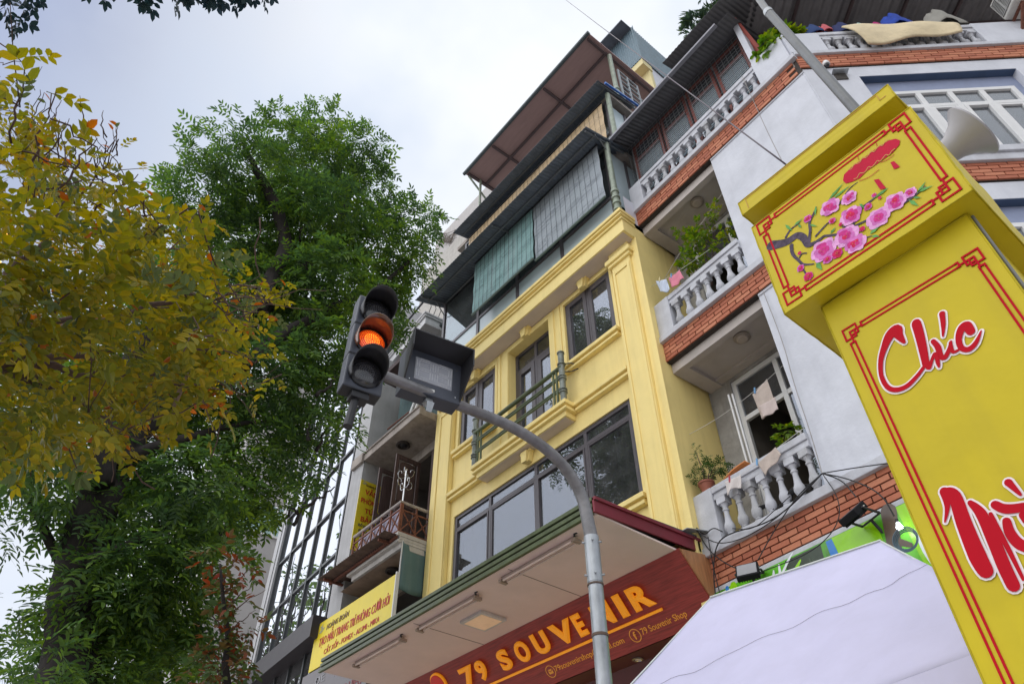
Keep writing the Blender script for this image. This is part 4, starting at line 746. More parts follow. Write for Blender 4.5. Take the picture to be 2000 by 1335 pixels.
q = MB(); q.box(HX - 1.4, HX - .05, hy + .35, hy + .5, 20.5, Cw.z - .76); q.box(HX - 1.4, HX - .02, hy + .02, hy + .5, Cw.z - 1.1, Cw.z - .76); q.build('wall', CRM, hr0)
q = MB(); q.quad((HX - .05, hy + .5, 20.5), (HX - .05, hy + 4, 20.5), (HX - .05, hy + 4, Cw.z - .75), (HX - .05, hy + .5, Cw.z - .75)); q.build('side_wall', BLUEW, hr0)

# ================================================================== TRAFFIC LIGHT
PX, PY = -4.0, 4.2; k_ = 4.0 / 3.82
pole = thing('signal_pole', 'galvanised steel pole with a curved arm reaching over the street', 'pole', (PX, PY, 0))
def pp(px, py): return at(px, py, 'x', PX)
q = MB(); q.tube([(PX, PY, 0), (PX, PY, 4.15)], [.068, .062], 20); q.lathe([(.16, 0), (.16, .02), (.075, .03)], (PX, PY, 0), 16); q.build('lower_shaft', GALV, pole, smooth=True)
q = MB(); q.tube([(PX, PY, 4.15), (PX, PY, 4.72)], [.0625, .0605], 20); q.build('middle_shaft', GALV, pole, smooth=True)
p = pp(1158, 1097)
q = MB(); q.tube([(PX, PY, 4.30), (PX, PY, 4.72)], .066, 20)
for z in (4.36, 4.66):
    for an in (.5, 2.4, 4.2, 5.6): q.tube([(PX + .06 * math.cos(an), PY + .06 * math.sin(an), z), (PX + .088 * math.cos(an), PY + .088 * math.sin(an), z)], .010, 6)
q.build('collar', GALV, pole, smooth=True)
q = MB(); q.lathe([(.067, -.012), (.069, -.01), (.069, .01), (.067, .012)], (PX, PY, 3.86), 20); q.build('weld_ring', mat('rust_ring', (.12, .08, .06), .8), pole, smooth=True); q = MB(); q.lathe([(.067, -.008), (.070, -.006), (.070, .006), (.067, .008)], (PX, PY, 4.28), 20); q.build('weld_ring', mat('rust_ring', (.12, .08, .06), .8), pole, smooth=True)
arm = [Vector((PX, PY, 4.72))] + [pp(*c) for c in ((1147, 1010), (1138, 970), (1120, 935), (1095, 902), (1060, 870), (1000, 832), (940, 808), (880, 785), (760, 737), (735, 728))]
for v in arm: v.x = PX
# smooth the traced centre line
def smooth_path(P, it=2):
    for _ in range(it):
        Q = [P[0]]
        for a, b in zip(P, P[1:]): Q += [a.lerp(b, .25), a.lerp(b, .75)]
        P = Q + [P[-1]]
    return P
arm = smooth_path(arm); n = len(arm)
q = MB(); q.tube(arm, [.060 - .019 * i / n for i in range(n)], 18); q.build('arm', mat('weathered_arm_steel', (.20, .195, .20), .5, .5, var=.3, scale=8, blotch=.5, dirt=(.13, .10, .09)), pole, smooth=True)

# signal head: local frame x = right seen from the road (world +y), y = up, z = facing the traffic (world +x, turned a little to the camera)
def head_frame(o, yaw): # yaw about z; zero faces +x
    Rm = Matrix(((0, 0, 1), (1, 0, 0), (0, 1, 0))).to_4x4()
    return Matrix.Translation(o) @ Matrix.Rotation(R(yaw), 4, 'Z') @ Rm
bl = pp(668, 753); br_ = pp(739, 780)
th_ = .34; HS = Matrix(); ctr = (bl + br_) / 2
TH = head_frame(Vector((PX + .02, ctr.y, ctr.z)), -9)
W2, HH = .158, 1.0
sh = thing('traffic_light', 'three-lens traffic light showing amber, hung on the end of the curved steel arm', 'traffic light', TH @ Vector((0, .5, 0)))
for i in range(3):
    q = MB(TH); b0 = .012 + i * HH / 3; q.box(-W2, W2, b0, b0 + HH / 3 - .010, -.14, 0); q.build('housing', SIGNAL, sh, bevel=.012)
q = MB(TH); q.box(-W2 + .012, W2 - .012, .01, HH, -.13, -.006); q.build('spine', BLACK, sh)
LENSD = mat('dark_lens', (.03, .03, .036), .18, var=.1, coat=.6)
AMB = mat('amber_lens', (.60, .06, .008), .3, emis=(1, .06, .002), estr=.16, coat=.5)
DOT = mat('led_amber', (1, .45, .1), .4, emis=(1, .17, .010), estr=2.4); DOTD = mat('led_dark', (.10, .10, .11), .35)
for i in range(3):
    c = Vector((0, .012 + HH / 3 * (i + .5), 0)); on = i == 1
    q = MB(TH @ Matrix.Translation(c)); q.lathe([(.135, -.02), (.135, .012), (.125, .018)], (0, 0, 0), 32); le = q.build('lens_rim', BLACK, sh, smooth=True)
    q = MB(TH @ Matrix.Translation(c)); q.lathe([(.123, .010), (.11, .022), (.07, .034), (.0001, .040)], (0, 0, 0), 32); q.build('lens', AMB if on else LENSD, le, smooth=True)
    q = MB(TH @ Matrix.Translation(c))
    for rr in range(1, 8):
        r_ = .0152 * rr; m_ = int(6.28 * r_ / .0165); 
        for j in range(m_):
            an = 6.2832 * j / m_ + rr; zz = .042 - .022 * (r_ / .11) ** 2; x, y = r_ * math.cos(an), r_ * math.sin(an); d = .0056
            q.add([(x - d, y, zz), (x, y - d, zz), (x + d, y, zz), (x, y + d, zz)], [(0, 1, 2, 3)])
    q.build('led_dots', DOT if on else DOTD, le, kind='stuff')
    # visor: tunnel hood, open below, longer on top
    q = MB(TH @ Matrix.Translation(c)); nn = 26; a0, a1 = R(-42), R(222)
    def vis_(a, b): an = a0 + (a1 - a0) * a; ln = .06 + .15 * max(0, math.sin(an) * .6 + .4); return (.138 * math.cos(an), .138 * math.sin(an), .005 + ln * b)
    q.grid(vis_, nn, 3); q.build('visor', mat('visor_black', (.022, .022, .026), .45, var=.3, scale=3) if not on else mat('visor_amber_glow', (.16, .07, .04), .14, var=.3, scale=3, spec=.9), sh, thick=.005, smooth='all')  # lit visor: lens glow is put into the orange-brown base of black plastic
q = MB(TH); q.box(-.07, .07, -.045, .012, -.12, -.02); q.tube([(-.02, -.04, -.07), (-.04, -.30, -.07)], [.03, .036], 10); q.build('cable_gland', BLACK, sh)
q = MB(TH); q.box(-.03, .03, .40, .60, -.30, -.14); q.box(-.05, .05, .43, .47, -.34, -.2); q.build('bracket', GALV, sh)
# countdown timer
cb = (pp(788, 759) + pp(885, 794)) / 2
TC = head_frame(Vector((PX + .04, cb.y, cb.z)), -10)
ct = thing('countdown_timer', 'black countdown box with an unlit two-digit grey screen beside the amber light', 'countdown timer', TC @ Vector((0, .2, 0)))
q = MB(TC); q.box(-.26, .26, 0, .44, -.16, 0); q.build('housing', SIGNAL, ct, bevel=.008)
q = MB(TC); wv = .262
q.frustum([(-wv, .03, 0), (-wv, .442, 0), (-wv + .012, .442, 0), (-wv + .012, .03, 0)], [(-wv - .02, .30, .20), (-wv - .02, .48, .20), (-wv - .008, .48, .20), (-wv - .008, .30, .20)])
q.frustum([(wv - .012, .03, 0), (wv - .012, .442, 0), (wv, .442, 0), (wv, .03, 0)], [(wv + .008, .30, .20), (wv + .008, .48, .20), (wv + .02, .48, .20), (wv + .02, .30, .20)])
q.frustum([(-wv + .012, .43, 0), (-wv + .012, .442, 0), (wv - .012, .442, 0), (wv - .012, .43, 0)], [(-wv - .008, .468, .20), (-wv - .008, .48, .20), (wv + .008, .48, .20), (wv + .008, .468, .20)])
q.build('hood', mat('visor_black', (.022, .022, .026), .45), ct)
q = MB(TC); q.box(-.175, .175, .115, .36, -.01, .006); sc_ = q.build('screen', mat('unlit_screen', (.30, .31, .35), .28, var=.05), ct, bevel=.015)
q = MB(TC)
def seg(x, y, L_, hor):
    for s in (-.011, .011):
        if hor: q.box(x - L_ / 2, x + L_ / 2, y + s - .0022, y + s + .0022, .006, .0085)
        else: q.box(x + s - .0022, x + s + .0022, y - L_ / 2, y + L_ / 2, .006, .0085)
for cx_ in (-.085, .085):
    for yy in (.135, .238, .34): seg(cx_, yy, .085, True)
    for sx in (-.062, .062):
        for yy in (.188, .289): seg(cx_ + sx, yy, .075, False)
q.build('digit_segments', mat('segment_white', (.52, .53, .56), .4), sc_)
q = MB(TC); q.box(-.022, .022, .042, .066, 0, .003); q.build('maker_plate', mat('plate_white', (.6, .6, .58), .4), ct)
for (x, y) in ((-.21, .10), (.21, .06), (.21, .36), (-.21, .37)): q = MB(TC @ Matrix.Translation((x, y, 0))); q.lathe([(.006, 0), (.005, .004)], (0, 0, 0), 8); q.build('screw', CHR, ct)
q = MB(TC); q.box(-.03, .03, -.05, .0, -.1, -.04); q.frustum([(-.045, -.04, -.09), (.02, -.04, -.09), (.02, -.03, -.09), (-.045, -.03, -.09)], [(-.045, -.09, .02), (.02, -.09, .02), (.02, -.08, .02), (-.045, -.08, .02)]); q.frustum([(-.045, -.19, .018), (.0, -.19, .018), (.02, -.085, .018), (-.045, -.085, .018)], [(-.045, -.19, .026), (.0, -.19, .026), (.02, -.085, .026), (-.045, -.085, .026)]); q.build('mounting_bracket', GALV, ct)

# ================================================================== YELLOW FESTIVE GATE PILLAR
KY = .75
def kz(z): return 1.6 + (z - 1.6) * KY
YB = 2.25
gp = thing('festive_pillar', 'big yellow fabric gate pillar with red fretwork, blossom panel and brushed red greeting', 'pillar', (-.5, YB + .3, 0))
hx0, hx1, hz0, hz1 = -1.21 * KY, -.135 * KY, kz(4.51), kz(5.30)
def skin(name, x0, x1, y0, y1, z0, z1, m=YBOX, seed=0):
    """fabric box: each side a lightly rippled sheet"""
    q = MB(); s = seed
    def rip(a, b): e = min(a, 1 - a, b, 1 - b) * 6; return .006 * min(1, e) * math.sin(a * 9 + b * 5 + s) + .004 * min(1, e) * math.sin(b * 17 - a * 4 + s)
    q.grid(lambda a, b: (x0 + (x1 - x0) * a, y0 + rip(a, b) * .12, z0 + (z1 - z0) * b), 14, 14); q.grid(lambda a, b: (x1 - rip(a, b), y0 + (y1 - y0) * a, z0 + (z1 - z0) * b), 14, 14); q.grid(lambda a, b: (x0 + rip(a, b), y1 + (y0 - y1) * a, z0 + (z1 - z0) * b), 14, 14); q.grid(lambda a, b: (x1 + (x0 - x1) * a, y1, z0 + (z1 - z0) * b), 4, 4)
    q.grid(lambda a, b: (x0 + (x1 - x0) * a, y0 + (y1 - y0) * b, z1), 4, 4); q.grid(lambda a, b: (x0 + (x1 - x0) * a, y1 + (y0 - y1) * b, z0 + rip(a, b) * 1.3), 14, 14)
    return q.build(name, m, gp, smooth=True)
skin('header_box', hx0, hx1, YB, YB + .78, hz0, hz1, seed=1)
bx0, bx1, bz1 = -1.05 * KY, -.225 * KY, kz(4.46); YBD = YB + .085
skin('pillar_body', bx0, bx1, YBD, YBD + .60, 0, hz0 - .002, seed=2)
cx0, cx1 = -1.236 * KY, -.155 * KY; cz0, cz1 = kz(5.46), kz(5.59)
skin('top_cap', cx0, cx1, YB, YB + .8, cz0, cz1, seed=3)
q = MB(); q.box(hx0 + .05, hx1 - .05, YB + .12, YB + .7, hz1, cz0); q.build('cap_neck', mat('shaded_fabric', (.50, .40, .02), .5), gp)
q = MB(); q.tube([(bx1 + .008, YBD + .02, .2), (bx1 + .008, YBD + .02, hz0 - .01)], .006, 8); q.build('frame_tube', mat('dull_frame_tube', (.16, .16, .16), .6), gp, smooth=True)
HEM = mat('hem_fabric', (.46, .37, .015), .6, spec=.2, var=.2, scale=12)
def hem(x0, x1, y0, y1, z0, z1, r=.0035):
    for a, b in (((x0, y0, z0), (x1, y0, z0)), ((x0, y0, z1), (x1, y0, z1)), ((x0, y0, z0), (x0, y0, z1)), ((x1, y0, z0), (x1, y0, z1)), ((x0, y0, z0), (x0, y1, z0)), ((x1, y0, z0), (x1, y1, z0))):
        A_, B_ = Vector(a), Vector(b); q = MB(); q.tube([A_.lerp(B_, i / 16) + Vector((rnd.uniform(-.0012, .0012), 0, rnd.uniform(-.0012, .0012))) for i in range(17)], r, 5); q.build('hem', HEM, gp, smooth='all')
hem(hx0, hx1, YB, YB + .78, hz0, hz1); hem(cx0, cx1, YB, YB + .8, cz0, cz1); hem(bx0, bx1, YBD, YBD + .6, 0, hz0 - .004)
def plane_f(y): return Matrix(((1, 0, 0, 0), (0, 0, -1, y), (0, 1, 0, 0), (0, 0, 0, 1)))      # x, z on the plane; third axis towards the camera
def fret(x0, x1, z0, z1, y, wl, g_, kn, name='fret_border'):
    q = MB(plane_f(y))
    cnt = [0]
    def ln(xa, za, xb, zb): cnt[0] += 1; q.box(min(xa, xb) - wl / 2, max(xa, xb) + wl / 2, min(za, zb) - wl / 2, max(za, zb) + wl / 2, -.001, .0006 + .00003 * cnt[0])
    c = kn
    for o_ in (0, g_):
        ln(x0 + c, z1 - o_, x1 - c, z1 - o_); ln(x0 + c, z0 + o_, x1 - c, z0 + o_); ln(x0 + o_, z0 + c, x0 + o_, z1 - c); ln(x1 - o_, z0 + c, x1 - o_, z1 - c)
    for sx, xx in ((1, x0), (-1, x1)):
        for sz, zz in ((1, z0), (-1, z1)):
            def L2(a, b, c_, d): ln(xx + sx * a * c, zz + sz * b * c, xx + sx * c_ * c, zz + sz * d * c)
            e = g_ / c
            L2(-.12, -.12, .62, -.12); L2(-.12, -.12, -.12, .62); L2(.62, -.12, .62, .45); L2(-.12, .62, .45, .62); L2(.2, .2, .2, .9); L2(.2, .2, .9, .2); L2(.9, .2, .9, 0); L2(.2, .9, 0, .9); L2(.45, .62, .45, .2); L2(.62, .45, .2, .45); L2(1, 0, .9, 0); L2(0, 1, 0, .9); L2(e, 1, e, .9); L2(1, e, .9, e)
    return q.build(name, REDP, gp, kind='stuff')
fret(-1.16 * KY, -.19 * KY, kz(4.57), kz(5.27), YB - .0018, .0085, .024, .095); fret(-.985 * KY, -.285 * KY, .6, kz(4.27), YBD - .0018, .0075, .02, .075)
q = MB(plane_f(YB - .0018)); zc = (cz0 + cz1) / 2
for (a, b, c, d) in ((cx0 + .04, cz1 - .012, cx1 - .06, cz1 - .009), (cx0 + .04, cz0 + .014, cx0 + .043, cz1 - .012), (cx1 - .06, cz0 + .04, cx1 - .057, cz1 - .012), (cx1 - .06, cz0 + .04, cx1 - .03, cz0 + .043)): q.box(a, c, b, d, 0, .001)
q.build('cap_line', mat('orange_print', (.50, .22, .02), .5), gp)
# blossom panel (flat print, laid out in panel coordinates read from the photograph)
SV = 580 / 1434
def hv(a, b): p = at(1420 + a * SV, 160 + b * SV, 'y', YB); return Vector((p.x, p.z))
HP = plane_f(YB - .0025); ORL = mat('orange_print', (.50, .22, .02), .5)
def stroke(pts, ws, z, tf, m, name, parent, conv=None):
    P = [Vector((*p, 0)) for p in pts]; Wd = list(ws) if isinstance(ws, (list, tuple)) else [ws] * len(P)
    # Catmull-Rom refine
    Q = []; V_ = []
    for i in range(len(P) - 1):
        p0, p1, p2, p3 = P[max(i - 1, 0)], P[i], P[i + 1], P[min(i + 2, len(P) - 1)]
        for k in range(6):
            t_ = k / 6; Q.append(.5 * ((2 * p1) + (p2 - p0) * t_ + (2 * p0 - 5 * p1 + 4 * p2 - p3) * t_ ** 2 + (3 * p1 - p0 - 3 * p2 + p3) * t_ ** 3)); V_.append(Wd[i] * (1 - t_) + Wd[i + 1] * t_)
    Q.append(P[-1]); V_.append(Wd[-1]); q = MB(tf); vs = []; n = len(Q)
    for i in range(n):
        t_ = (Q[min(i + 1, n - 1)] - Q[max(i - 1, 0)]); t_ = t_.normalized() if t_.length > 1e-9 else Vector((1, 0, 0)); nn = Vector((-t_.y, t_.x, 0)) * V_[i] / 2
        vs += [Q[i] + nn + Vector((0, 0, z + 1.5e-5 * i)), Q[i] - nn + Vector((0, 0, z + 1.5e-5 * i))]
    q.add(vs, [(2 * i, 2 * i + 1, 2 * i + 3, 2 * i + 2) for i in range(n - 1)])
    for i, s in ((0, -1), (n - 1, 1)):
        t_ = (Q[1] - Q[0]).normalized() * -1 if i == 0 else (Q[-1] - Q[-2]).normalized(); nn = Vector((-t_.y, t_.x, 0)); r_ = V_[i] / 2; ze = Vector((0, 0, z + 1.5e-5 * i))
        q.add([Q[i] + ze] + [Q[i] + (nn * math.cos(x) + t_ * math.sin(x)) * r_ + ze for x in np.linspace(0, math.pi, 7)], [(0, k + 1, k + 2) for k in range(6)])
    return q.build(name, m, parent)
px_ = .00098
BARK = mat('print_bark', (.09, .07, .10), .8, spec=.12, var=.5, scale=40); GRN = mat('print_leaf', (.13, .34, .10), .8, spec=.12, var=.3, scale=20)
for pts, ws in (([(215, 790), (262, 782), (300, 768), (340, 742), (372, 755), (392, 788), (430, 775), (470, 745)], [52, 44, 40, 34, 34, 26, 18, 12]), ([(395, 782), (403, 720), (400, 680), (418, 640), (432, 605)], [16, 14, 12, 10, 5]), ([(470, 745), (540, 735), (600, 705), (680, 668), (780, 622), (850, 588), (905, 552), (960, 505)], [12, 12, 11, 11, 12, 13, 9, 4]), ([(312, 790), (318, 830), (345, 860), (372, 882), (420, 880)], [20, 16, 13, 11, 6]), ([(350, 850), (365, 830), (385, 828)], 7), ([(430, 745), (480, 690), (510, 668)], [10, 8, 5]), ([(360, 880), (372, 910), (388, 935)], 8), ([(640, 615), (690, 580), (730, 548), (765, 520)], [10, 9, 7, 4]), ([(285, 750), (310, 712), (352, 682)], [12, 9, 4]), ([(600, 740), (650, 755), (700, 745)], [9, 8, 4]), ([(545, 590), (590, 520), (632, 485)], [8, 6, 3]), ([(560, 700), (610, 690), (660, 600)], [8, 7, 5])):
    stroke([tuple(hv(*p)) for p in pts], [w_ * px_ for w_ in (ws if isinstance(ws, list) else [ws] * len(pts))], 0, HP, BARK, 'printed_branch', gp)
def leaf2(a, b, wd):
    A, B = hv(*a), hv(*b); d = (B - A); nn = Vector((-d.y, d.x)).normalized() * wd * px_; q = MB(HP); pts = [A, A.lerp(B, .35) + nn, B, A.lerp(B, .4) - nn]; q.add([(p.x, p.y, .0012) for p in pts], [(0, 1, 2, 3)]); q.build('printed_leaf', GRN, gp)
for a, b, w_ in (((490, 575), (565, 488), 8), ((505, 572), (600, 498), 7), ((282, 690), (318, 722), 7), ((325, 695), (368, 660), 7), ((430, 600), (428, 650), 6), ((782, 512), (700, 572), 8), ((915, 535), (998, 502), 8), ((920, 540), (962, 482), 7), ((880, 572), (928, 602), 8), ((690, 738), (745, 690), 9), ((700, 745), (742, 748), 7), ((432, 872), (462, 910), 12), ((455, 815), (482, 875), 11), ((500, 735), (528, 700), 7), ((640, 590), (668, 612), 6), ((345, 690), (362, 705), 6), ((900, 560), (940, 560), 6), ((400, 690), (440, 700), 5)): leaf2(a, b, w_)
PINKS = [mat('print_pink_' + n_, c, .8, spec=.1, var=.2, scale=60) for n_, c in (('pale', (.74, .36, .64)), ('mid', (.60, .17, .46)), ('deep', (.56, .05, .24)), ('red', (.58, .03, .10)))]
for fi, (a, b, r_, red) in enumerate(((592, 562, 40, 0), (500, 605, 50, 0), (598, 648, 54, 0), (392, 662, 22, 1), (580, 745, 58, 0), (470, 815, 66, 0), (622, 782, 52, 0), (735, 657, 56, 0), (813, 582, 50, 0), (888, 538, 28, 0), (535, 830, 27, 2), (396, 940, 24, 2), (358, 900, 20, 1), (510, 672, 18, 1), (712, 550, 12, 1), (684, 605, 20, 1), (488, 858, 24, 1), (655, 712, 14, 2), (352, 828, 10, 2), (550, 690, 10, 2), (740, 562, 9, 2))):
    c = hv(a, b); fo = None; r_ *= px_ * .98
    for ring, (rr, k, sc) in enumerate(((.52, 6, .44), (.36, 5, .34), (.18, 4, .22))):
        if r_ < .012 and ring == 2: continue
        for j in range(k):
            an = 6.2832 * j / k + ring * .5 + fi; ce = c + Vector((math.cos(an), math.sin(an))) * r_ * rr; q = MB(HP); pr = r_ * sc * rnd.uniform(.9, 1.15); zz = .0016 + .00012 * j + .0008 * ring + .00002 * fi
            pts = [ce + Vector((math.cos(x), math.sin(x))) * pr * (1 + .12 * math.sin(3 * x + fi + j)) for x in np.linspace(0, 6.2832, 13)[:-1]]; q.add([(p.x, p.y, zz) for p in pts], [tuple(range(12))])
            mi = min(3, (0 if ring == 0 else ring) + (1 if red == 1 else 0) + (2 if red == 2 else 0)); mi = min(3, max(0, mi + (1 if rnd.random() < .25 else 0)))
            if fo is None: fo = q.build('printed_blossom', PINKS[mi], gp)
            else: q.build('petal', PINKS[mi], fo)
    if r_ > .016:
        for j in range(7): an = j * .9; q = MB(HP); ce = c + Vector((math.cos(an), math.sin(an))) * r_ * .17; q.add([(ce.x + .0022 * math.cos(x), ce.y + .0022 * math.sin(x), .0052) for x in (0, 1.57, 3.14, 4.71)], [(0, 1, 2, 3)]); q.build('stamen', ORL if j % 2 else PINKS[3], fo)
LAN = mat('print_lantern', (.50, .02, .05), .8, spec=.12, var=.08)
q = MB(HP); q.add([(*hv(a, b), .0006) for a, b in ((562, 478), (566, 450), (600, 415), (660, 370), (720, 325), (780, 285), (815, 276), (837, 284), (834, 305), (800, 345), (740, 388), (680, 430), (640, 468), (600, 486), (575, 492))], [tuple(range(15))]); q.build('printed_lantern', LAN, gp)
for pl in ([(710, 475), (735, 470), (770, 515), (742, 522)], [(790, 390), (808, 384), (837, 412), (808, 424)]): q = MB(HP); q.add([(*hv(a, b), .0006) for a, b in pl], [(0, 1, 2, 3)]); q.build('printed_tassel', LAN, gp)
ORL = mat('orange_print', (.50, .22, .02), .5)
for pts, w_ in (([(640, 480), (690, 460), (735, 425)], 3), ([(745, 390), (780, 375), (808, 352)], 3), ([(632, 360), (637, 378)], 2.5), ([(722, 296), (726, 312)], 2.5)): stroke([tuple(hv(*p)) for p in pts], w_ * px_, .0009, HP, LAN, 'printed_line', gp)
for s_ in (-1, 1):
    A_, B_ = ((615, 470), (812, 330)) if s_ > 0 else ((590, 425), (780, 283)); pts = []
    for i in range(15): t_ = i / 14; pts.append((A_[0] + (B_[0] - A_[0]) * t_, A_[1] + (B_[1] - A_[1]) * t_ + 7 * math.sin(i * 2.2)))
    stroke([tuple(hv(*p)) for p in pts], 4 * px_, .0012, HP, ORL, 'printed_trim', gp)
# brushed greeting "Chúc Mừng"
SW = 400 / 689
def hw(a, b): p = at(1600 + a * SW, 560 + b * SW, 'y', YBD); return (p.x, p.z)
pw = .00148
BP = plane_f(YBD - .0025); HALO = mat('halo_print', (.82, .72, .74), .5)
STK = [([(288, 188), (270, 165), (262, 146), (240, 165), (222, 205), (210, 250), (212, 300), (232, 338), (262, 348), (298, 335), (332, 302), (356, 270)], [8, 22, 30, 26, 18, 13, 11, 12, 13, 12, 10, 8]),
       ([(356, 272), (346, 215), (332, 160), (322, 126), (334, 118), (345, 150), (356, 205), (364, 255), (372, 275), (382, 248), (394, 226), (402, 256), (406, 272)], [6, 12, 13, 12, 11, 12, 13, 13, 10, 8, 9, 10, 4]),
       ([(386, 185), (402, 205), (412, 236), (426, 238), (440, 212), (446, 186)], [12, 14, 13, 12, 10, 6]), ([(444, 190), (452, 220), (470, 215)], [8, 9, 6]), ([(416, 92), (420, 130), (419, 168)], [14, 11, 4]),
       ([(512, 152), (498, 132), (480, 146), (472, 180), (482, 208), (506, 212), (530, 190), (548, 150)], [20, 22, 18, 14, 13, 14, 11, 3]),
       ([(424, 690), (434, 740), (426, 792)], [20, 11, 3]), ([(428, 688), (458, 705), (492, 800), (535, 905), (562, 955)], [16, 27, 31, 34, 30]), ([(512, 728), (548, 765), (588, 850), (625, 940), (656, 1005)], [12, 22, 25, 25, 24]), ([(580, 765), (612, 830), (648, 900), (690, 985)], [8, 10, 9, 6]),
       ([(596, 735), (630, 748), (690, 742), (760, 720)], [18, 20, 18, 10]), ([(634, 790), (646, 830), (680, 868), (740, 880), (790, 830), (800, 780)], [16, 20, 22, 20, 16, 10]), ([(690, 770), (720, 800), (760, 780)], [16, 18, 10]), ([(640, 660), (680, 700)], [16, 6]),
       ([(830, 780), (850, 860), (880, 930)], [18, 18, 12]), ([(850, 830), (890, 790), (920, 850), (940, 920)], [10, 14, 16, 10]), ([(1000, 800), (970, 790), (960, 840), (1000, 870), (1030, 800), (1040, 900), (1000, 1000), (960, 980)], [14, 14, 14, 12, 10, 12, 14, 6])]
xmax = bx1 - .02
for i, (pts, ws) in enumerate(STK):
    P = [hw(*p) for p in pts]
    if max(p[0] for p in P) > xmax: 
        continue
    stroke(P, [(w_ + 9) * pw for w_ in ws], .0001 * i, BP, HALO, 'lettering_halo', gp); stroke(P, [w_ * pw for w_ in ws], .0030 + .0001 * i, BP, REDP, 'lettering', gp)

# horn loudspeaker behind the pillar, and the long steel flag pole
hp = at(1899, 256, 'y', 3.12); d = (CR.transposed() @ Vector((.68, -.66, -.26))).normalized()
sp = thing('horn_speaker', 'grey horn loudspeaker sticking out behind the yellow pillar', 'loudspeaker', hp)
HRN = mat('horn_grey', (.30, .29, .31), .42, var=.08, scale=3, streak=.15, dirt=(.3, .28, .27)); Rm = Vector((0, 0, 1)).rotation_difference(d).to_matrix().to_4x4(); Tm = Matrix.Translation(hp) @ Rm
q = MB(Tm); q.lathe([(.160, .010), (.164, .0), (.150, -.012), (.106, -.05), (.074, -.11), (.058, -.18), (.050, -.28), (.05, -.34), (.045, -.30), (.048, -.2), (.064, -.11), (.096, -.05), (.148, .0)], (0, 0, 0), 36); q.build('horn', HRN, sp, smooth=True)
q = MB(Tm); q.lathe([(.07, -.34), (.08, -.36), (.08, -.46), (.06, -.49)], (0, 0, 0), 20); q.build('driver', HRN, sp, smooth=True)
q = MB(); e0 = Tm @ Vector((0, 0, -.4)); q.bar(e0, e0 + Vector((-.3, .1, -.15)), .04); q.bar(e0 + Vector((-.3, .1, -.15)), (e0.x - .3, e0.y + .1, 0), .05); q.build('bracket', GALV, sp)
fp0, fp1 = at(1690, 236, 'y', 3.15), at(1440, -60, 'y', 3.15); fj = at(1499, 22, 'y', 3.15)
t = thing('flag_pole', 'long grey telescopic steel pole slanting up from behind the yellow pillar', 'pole', fp0)
q = MB(); q.tube([fp0 + (fp0 - fj) * .25, fj], .033, 16); q.build('lower_tube', mat('dull_steel', (.11, .115, .12), .4, .35, var=.25, scale=6, streak=.2), t, smooth=True); q = MB(); q.tube([fj, fp1], .026, 16); q.build('upper_tube', mat('bright_steel', (.16, .165, .17), .35, .4, var=.2, scale=6), t, smooth=True)
q = MB(); q.tube([fj + (fp0 - fj) * .03, fj], .036, 16); q.build('collar', GALV, t, smooth=True)
q = MB(); base = fp0 + (fp0 - fj) * .25; q.tube([base, (base.x, base.y, 0)], .033, 12); q.build('stand', GALV, t, smooth=True)

# ================================================================== WHITE TENT
TS_ = .95
def tz(x, y, z): return Vector((x * TS_, y * TS_, 1.6 + (z - 1.6) * TS_))
RL, RR_ = tz(-3.46, 5.0, 4.20), tz(-1.95, 5.0, 4.09)
FL, FR_ = tz(-4.02, 3.2, 2.48), tz(-.80, 3.2, 2.66)
BL_, BR_ = tz(-4.02, 6.8, 2.55), tz(-.8, 6.8, 2.66)
tt = thing('white_tent', 'white fabric market tent top with a stitched seam beside the yellow pillar', 'tent', (-2.6, 4.7, 0))
def fold(a, b, ca, k): dx, dy = (a - ca) * 1.4, (1 - b); rr = math.hypot(dx, dy) + 1e-3; return .016 * math.sin(k * math.atan2(dy, dx)) * min(1, rr * 4) * math.exp(-2.6 * rr) * min(1, (1 - b) * 6)
def sag(a, b): return fold(a, b, 0, 26) + fold(a, b, 1, 22) + -.05 * math.sin(math.pi * a) * math.sin(math.pi * b) + .016 * math.sin(a * 23 + b * 7) * math.sin(math.pi * b) * (1 - b) + .010 * math.sin(a * 11 - b * 19) * math.sin(math.pi * a) * math.sin(math.pi * b) + .008 * math.sin(a * 41 - b * 13) * (1 - b) * b * 2
q = MB()
def face(A, B, C_, D, nu, nv):
    q.grid(lambda a, b: (A.lerp(B, a)).lerp(D.lerp(C_, a), b) + Vector((0, 0, sag(a, b))), nu, nv)
face(FL, FR_, RR_, RL, 40, 24); face(FR_, BR_, RR_, RR_, 24, 16); face(BR_, BL_, RL, RR_, 24, 12); face(BL_, FL, RL, RL, 24, 16)
q.build('roof_fabric', TENT, tt, smooth='all', thick=.002)
q = MB()
for A, B in ((FL, FR_), (FR_, BR_), (BR_, BL_), (BL_, FL)): q.grid(lambda a, b: A.lerp(B, a) + Vector((0, 0, -.28 * b)) + Vector((.0, .02 * math.sin(a * 30) * b, 0)), 30, 2)
q.build('valance', TENT, tt, smooth='all', thick=.002)
q = MB(); q.tube([RL + Vector((0, 0, .01)), RR_ + Vector((0, 0, .008))], .008, 5); q.tube([RL, RL.lerp(FL, .5) + Vector((0, 0, .0)), FL], .007, 5); q.tube([RR_, FR_], .007, 5); q.build('piping', mat('tent_piping', (.55, .58, .56), .6), tt)
q = MB(); sl = []
for i in range(41): a = i / 40; b = .47 + .10 * math.sin(a * 2.3 - .2); sl.append(FL.lerp(FR_, a).lerp(RL.lerp(RR_, a), b) + Vector((0, -.004, sag(a, b) + .004)))
q.tube(sl, .0013, 4); q.build('seam', mat('seam_thread', (.22, .21, .28), .8), tt)
